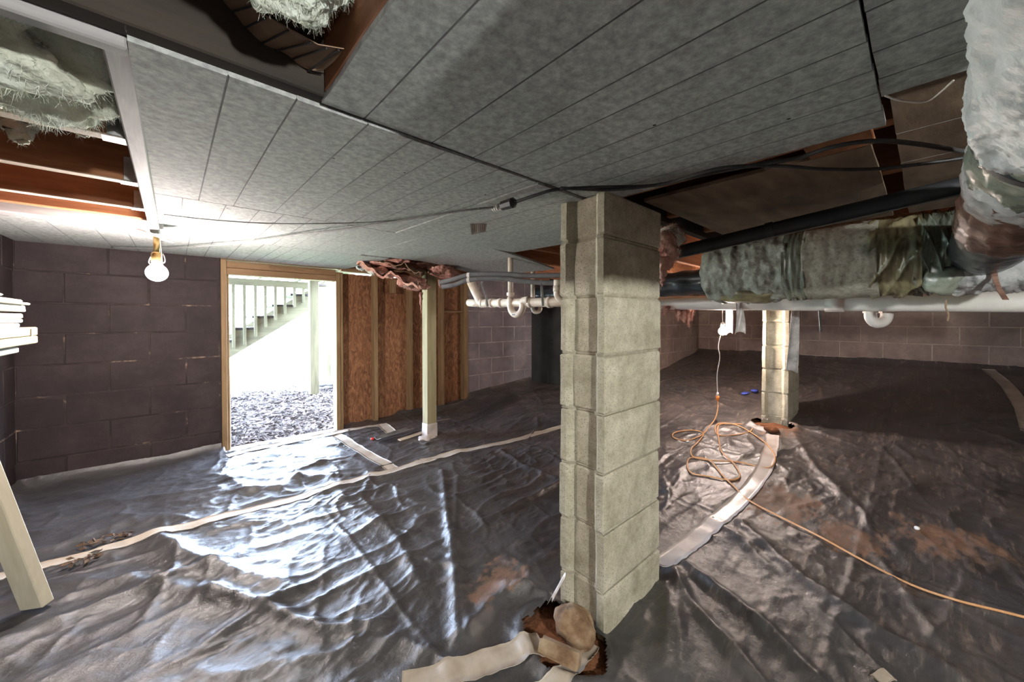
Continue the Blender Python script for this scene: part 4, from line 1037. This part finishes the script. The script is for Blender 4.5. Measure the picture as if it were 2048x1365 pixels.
# ================================================================== SMALL LITTER
for i, (px, py, s, lab) in enumerate(((182, 1092, .05, 'larger clump of dead leaves above the long tape near the plank'), (240, 1080, .035, 'small clump of dead leaves farther along the long tape'), (160, 1124, .05, 'dead leaf clump just below the long tape near the sawhorse leg'))):
    g = G(px, py); rr_ = random.Random(40 + i); vf = []
    t = thing('leaf_clump', lab, 'leaves', tuple(g), 'dead leaf clumps on the plastic')
    for k in range(16):
        c = g + Vector((rr_.uniform(-s, s), rr_.uniform(-s, s), .004 + rr_.uniform(0, .014))); mr = Matrix.Rotation(rr_.uniform(0, 6.3), 3, 'Z') @ Matrix.Rotation(rr_.uniform(-.8, .8), 3, 'X')
        L_ = rr_.uniform(.012, .024)
        vs2 = [mr @ Vector(q_) + c for q_ in ((-L_, 0, 0), (0, -L_ * .4, .003), (L_, 0, .002), (0, L_ * .4, .003), (-L_, 0, .0015), (0, -L_ * .4, .0045), (L_, 0, .0035), (0, L_ * .4, .0045))]
        part('leaf', (vs2, list(BOXF)), m_debris, t)
for i, (px, py) in enumerate(((1492, 788), (1510, 783))):
    g = G(px, py)
    solo('blue_scrap', blob(g + Vector((0, 0, .008)), (.06, .03, .014), .6, 25, 3, 50 + i), m_blue, ['larger blue plastic scrap on the slope beside the far pillar', 'smaller blue plastic scrap just behind the larger one'][i], 'scrap', True)
for i, (px, py, lab) in enumerate(((1840, 1062, 'pale chip lying on the muddy plastic slope'), (1377, 886, 'white chip lying inside the orange cord loops'))):
    g = G(px, py)
    solo('plastic_chip', blob(g + Vector((0, 0, .006)), (.018, .010, .007), .5, 30, 3, 60 + i), m_white_paint, lab, 'chip', True)

# ================================================================== OUTSIDE THE DOOR
og = struct('floor_outside', box(-30, 3.93, -.35, 30, 60, -.13), m_lawn)
def yard(u, v):
    x = -1.6 + u * 5.2; y = 3.94 + v * 3.3
    return Vector((x, y, -.045 + .02 * float(pn(x * 2, y * 2, 5)) - .06 * max(0, v - .8) / .2))
part('leaf_soil', grid(yard, 40, 30), m_ground_out, og, True)
rr = random.Random(99); V, F = [], []
for k in range(15000):
    v_ = rr.random() ** 1.25
    x = rr.uniform(-1.0, 3.0); y = 3.96 + v_ * 3.0
    c = Vector((x, y, -.035 + .02 * float(math.sin(x * 7) * math.cos(y * 5)) + rr.uniform(0, .025)))
    mr = Matrix.Rotation(rr.uniform(0, 6.3), 3, 'Z') @ Matrix.Rotation(rr.uniform(-.7, .7), 3, 'X') @ Matrix.Rotation(rr.uniform(-.5, .5), 3, 'Y')
    L_ = rr.uniform(.018, .042); n = len(V)
    V += [mr @ Vector(q_) + c for q_ in ((-L_, 0, 0), (-.2 * L_, -L_ * .42, .006), (L_, 0, .002), (-.1 * L_, L_ * .42, .006))]
    F.append((n, n + 1, n + 2, n + 3))
lf = obj('leaf_litter', mesh('leaf_litter', V, F, m_leafmat)); lf['kind'] = 'stuff'; tag(lf, 'carpet of pale dry leaves on the ground outside the doorway', 'leaves')
def opost(px, py, d, w, top, label, cat='post'):
    b0 = W(px, py, d)
    return solo('deck_post', cbox(b0.x - w / 2, b0.y - w / 2, b0.z - .06, b0.x + w / 2, b0.y + w / 2, top, .004), m_deck_z, label, cat)
opost(627, 786, 5.46, .115, 1.70, 'thick square deck post standing in the leaves outside the doorway')
opost(656, 764, 6.6, .075, 1.62, 'thin wooden post farther out beyond the thick deck post')
SYY = 6.5
stt = thing('deck_stairs', 'weathered wooden outdoor stairs with balusters descending past the doorway', 'stairs', (1.2, SYY, 0))
def sx(X): return .956 + (X - .74) / .2413 * .17
def stringer(y): 
    a_, b2_ = Vector((.10, y, .30)), Vector((2.3, y, 1.78))
    return obox(a_ + Vector((0, 0, .04)), b2_ + Vector((0, 0, .04)), .04, .20, c=.004)
part('stringer', stringer(SYY), m_deck_x, stt); part('stringer', stringer(SYY + .9), m_deck_x, stt)
for k in range(-2, 6):
    X = .74 + k * .2413; z = .956 + k * .17
    part('tread', cbox(X - .14, SYY - .03, z - .03, X + .13, SYY + .93, z + .005, .004), m_tread, stt)
    part('step_bracket', cbox(X - .10, SYY - .018, z - .16, X + .13, SYY + .018, z - .03, .003), m_deck_x, stt)
for px, pyb in ((467, 697), (489, 691), (511, 673), (531, 655), (551, 641), (570, 629), (589, 615), (607, 606)):
    b0 = onY(px, pyb, SYY - .05)
    part('baluster', cbox(b0.x - .018, SYY - .07, b0.z, b0.x + .018, SYY - .032, 1.62, .003), m_deck_z, stt)
part('rail', cbox(.30, SYY - .09, 1.555, 1.62, SYY - .02, 1.65, .004), m_deck_x, stt)
dk = thing('deck', 'wooden deck platform roofing the ground outside the doorway', 'deck', (1.0, 5.3, 1.66))
for k in range(18):
    y = 4.03 + k * .146
    part('deck_board', cbox(-1.6, y, 1.79, 1.62, y + .139, 1.815, .003), m_deck_x, dk)
for k in range(7):
    part('deck_joist', cbox(-1.6 + k * .5, 4.03, 1.66, -1.56 + k * .5, 6.62, 1.788, .003), m_deck_y, dk)
part('rim_board', cbox(1.62, 4.03, 1.64, 1.66, 6.6, 1.815, .003), m_deck_x, dk)
part('ledger', cbox(-1.6, 3.98, 1.66, 1.62, 4.02, 1.79, .003), m_deck_x, dk)
for i, (px, py, s) in enumerate(((642, 768, .09), (655, 766, .12), (668, 766, .13), (605, 782, .16), (588, 788, .13))):
    g = W(px, py, 5.9 - .1 * (i > 2))
    solo('edging_stone', blob(Vector((g.x, g.y, g.z)), (s, s * .7, .05), .18, 8, 3, 70 + i), m_stone, ['smallest edging stone right of the thick deck post', 'middle edging stone by the thin post', 'largest edging stone at the door jamb side', 'long flat edging stone left of the thick deck post', 'flat edging stone half sunk in the leaves'][i], 'stone', True, 'pale edging stones outside')
struct('wall_outside_upper', box(-.94, -2.8, 1.83, 6.7, 3.95, 5.2), m_white_paint)  # unseen house mass above, added to keep the sun off the deck posts
struct('wall_outside_left', box(-1.0, 3.93, -.1, .285, 4.03, 1.75), m_block_dark)
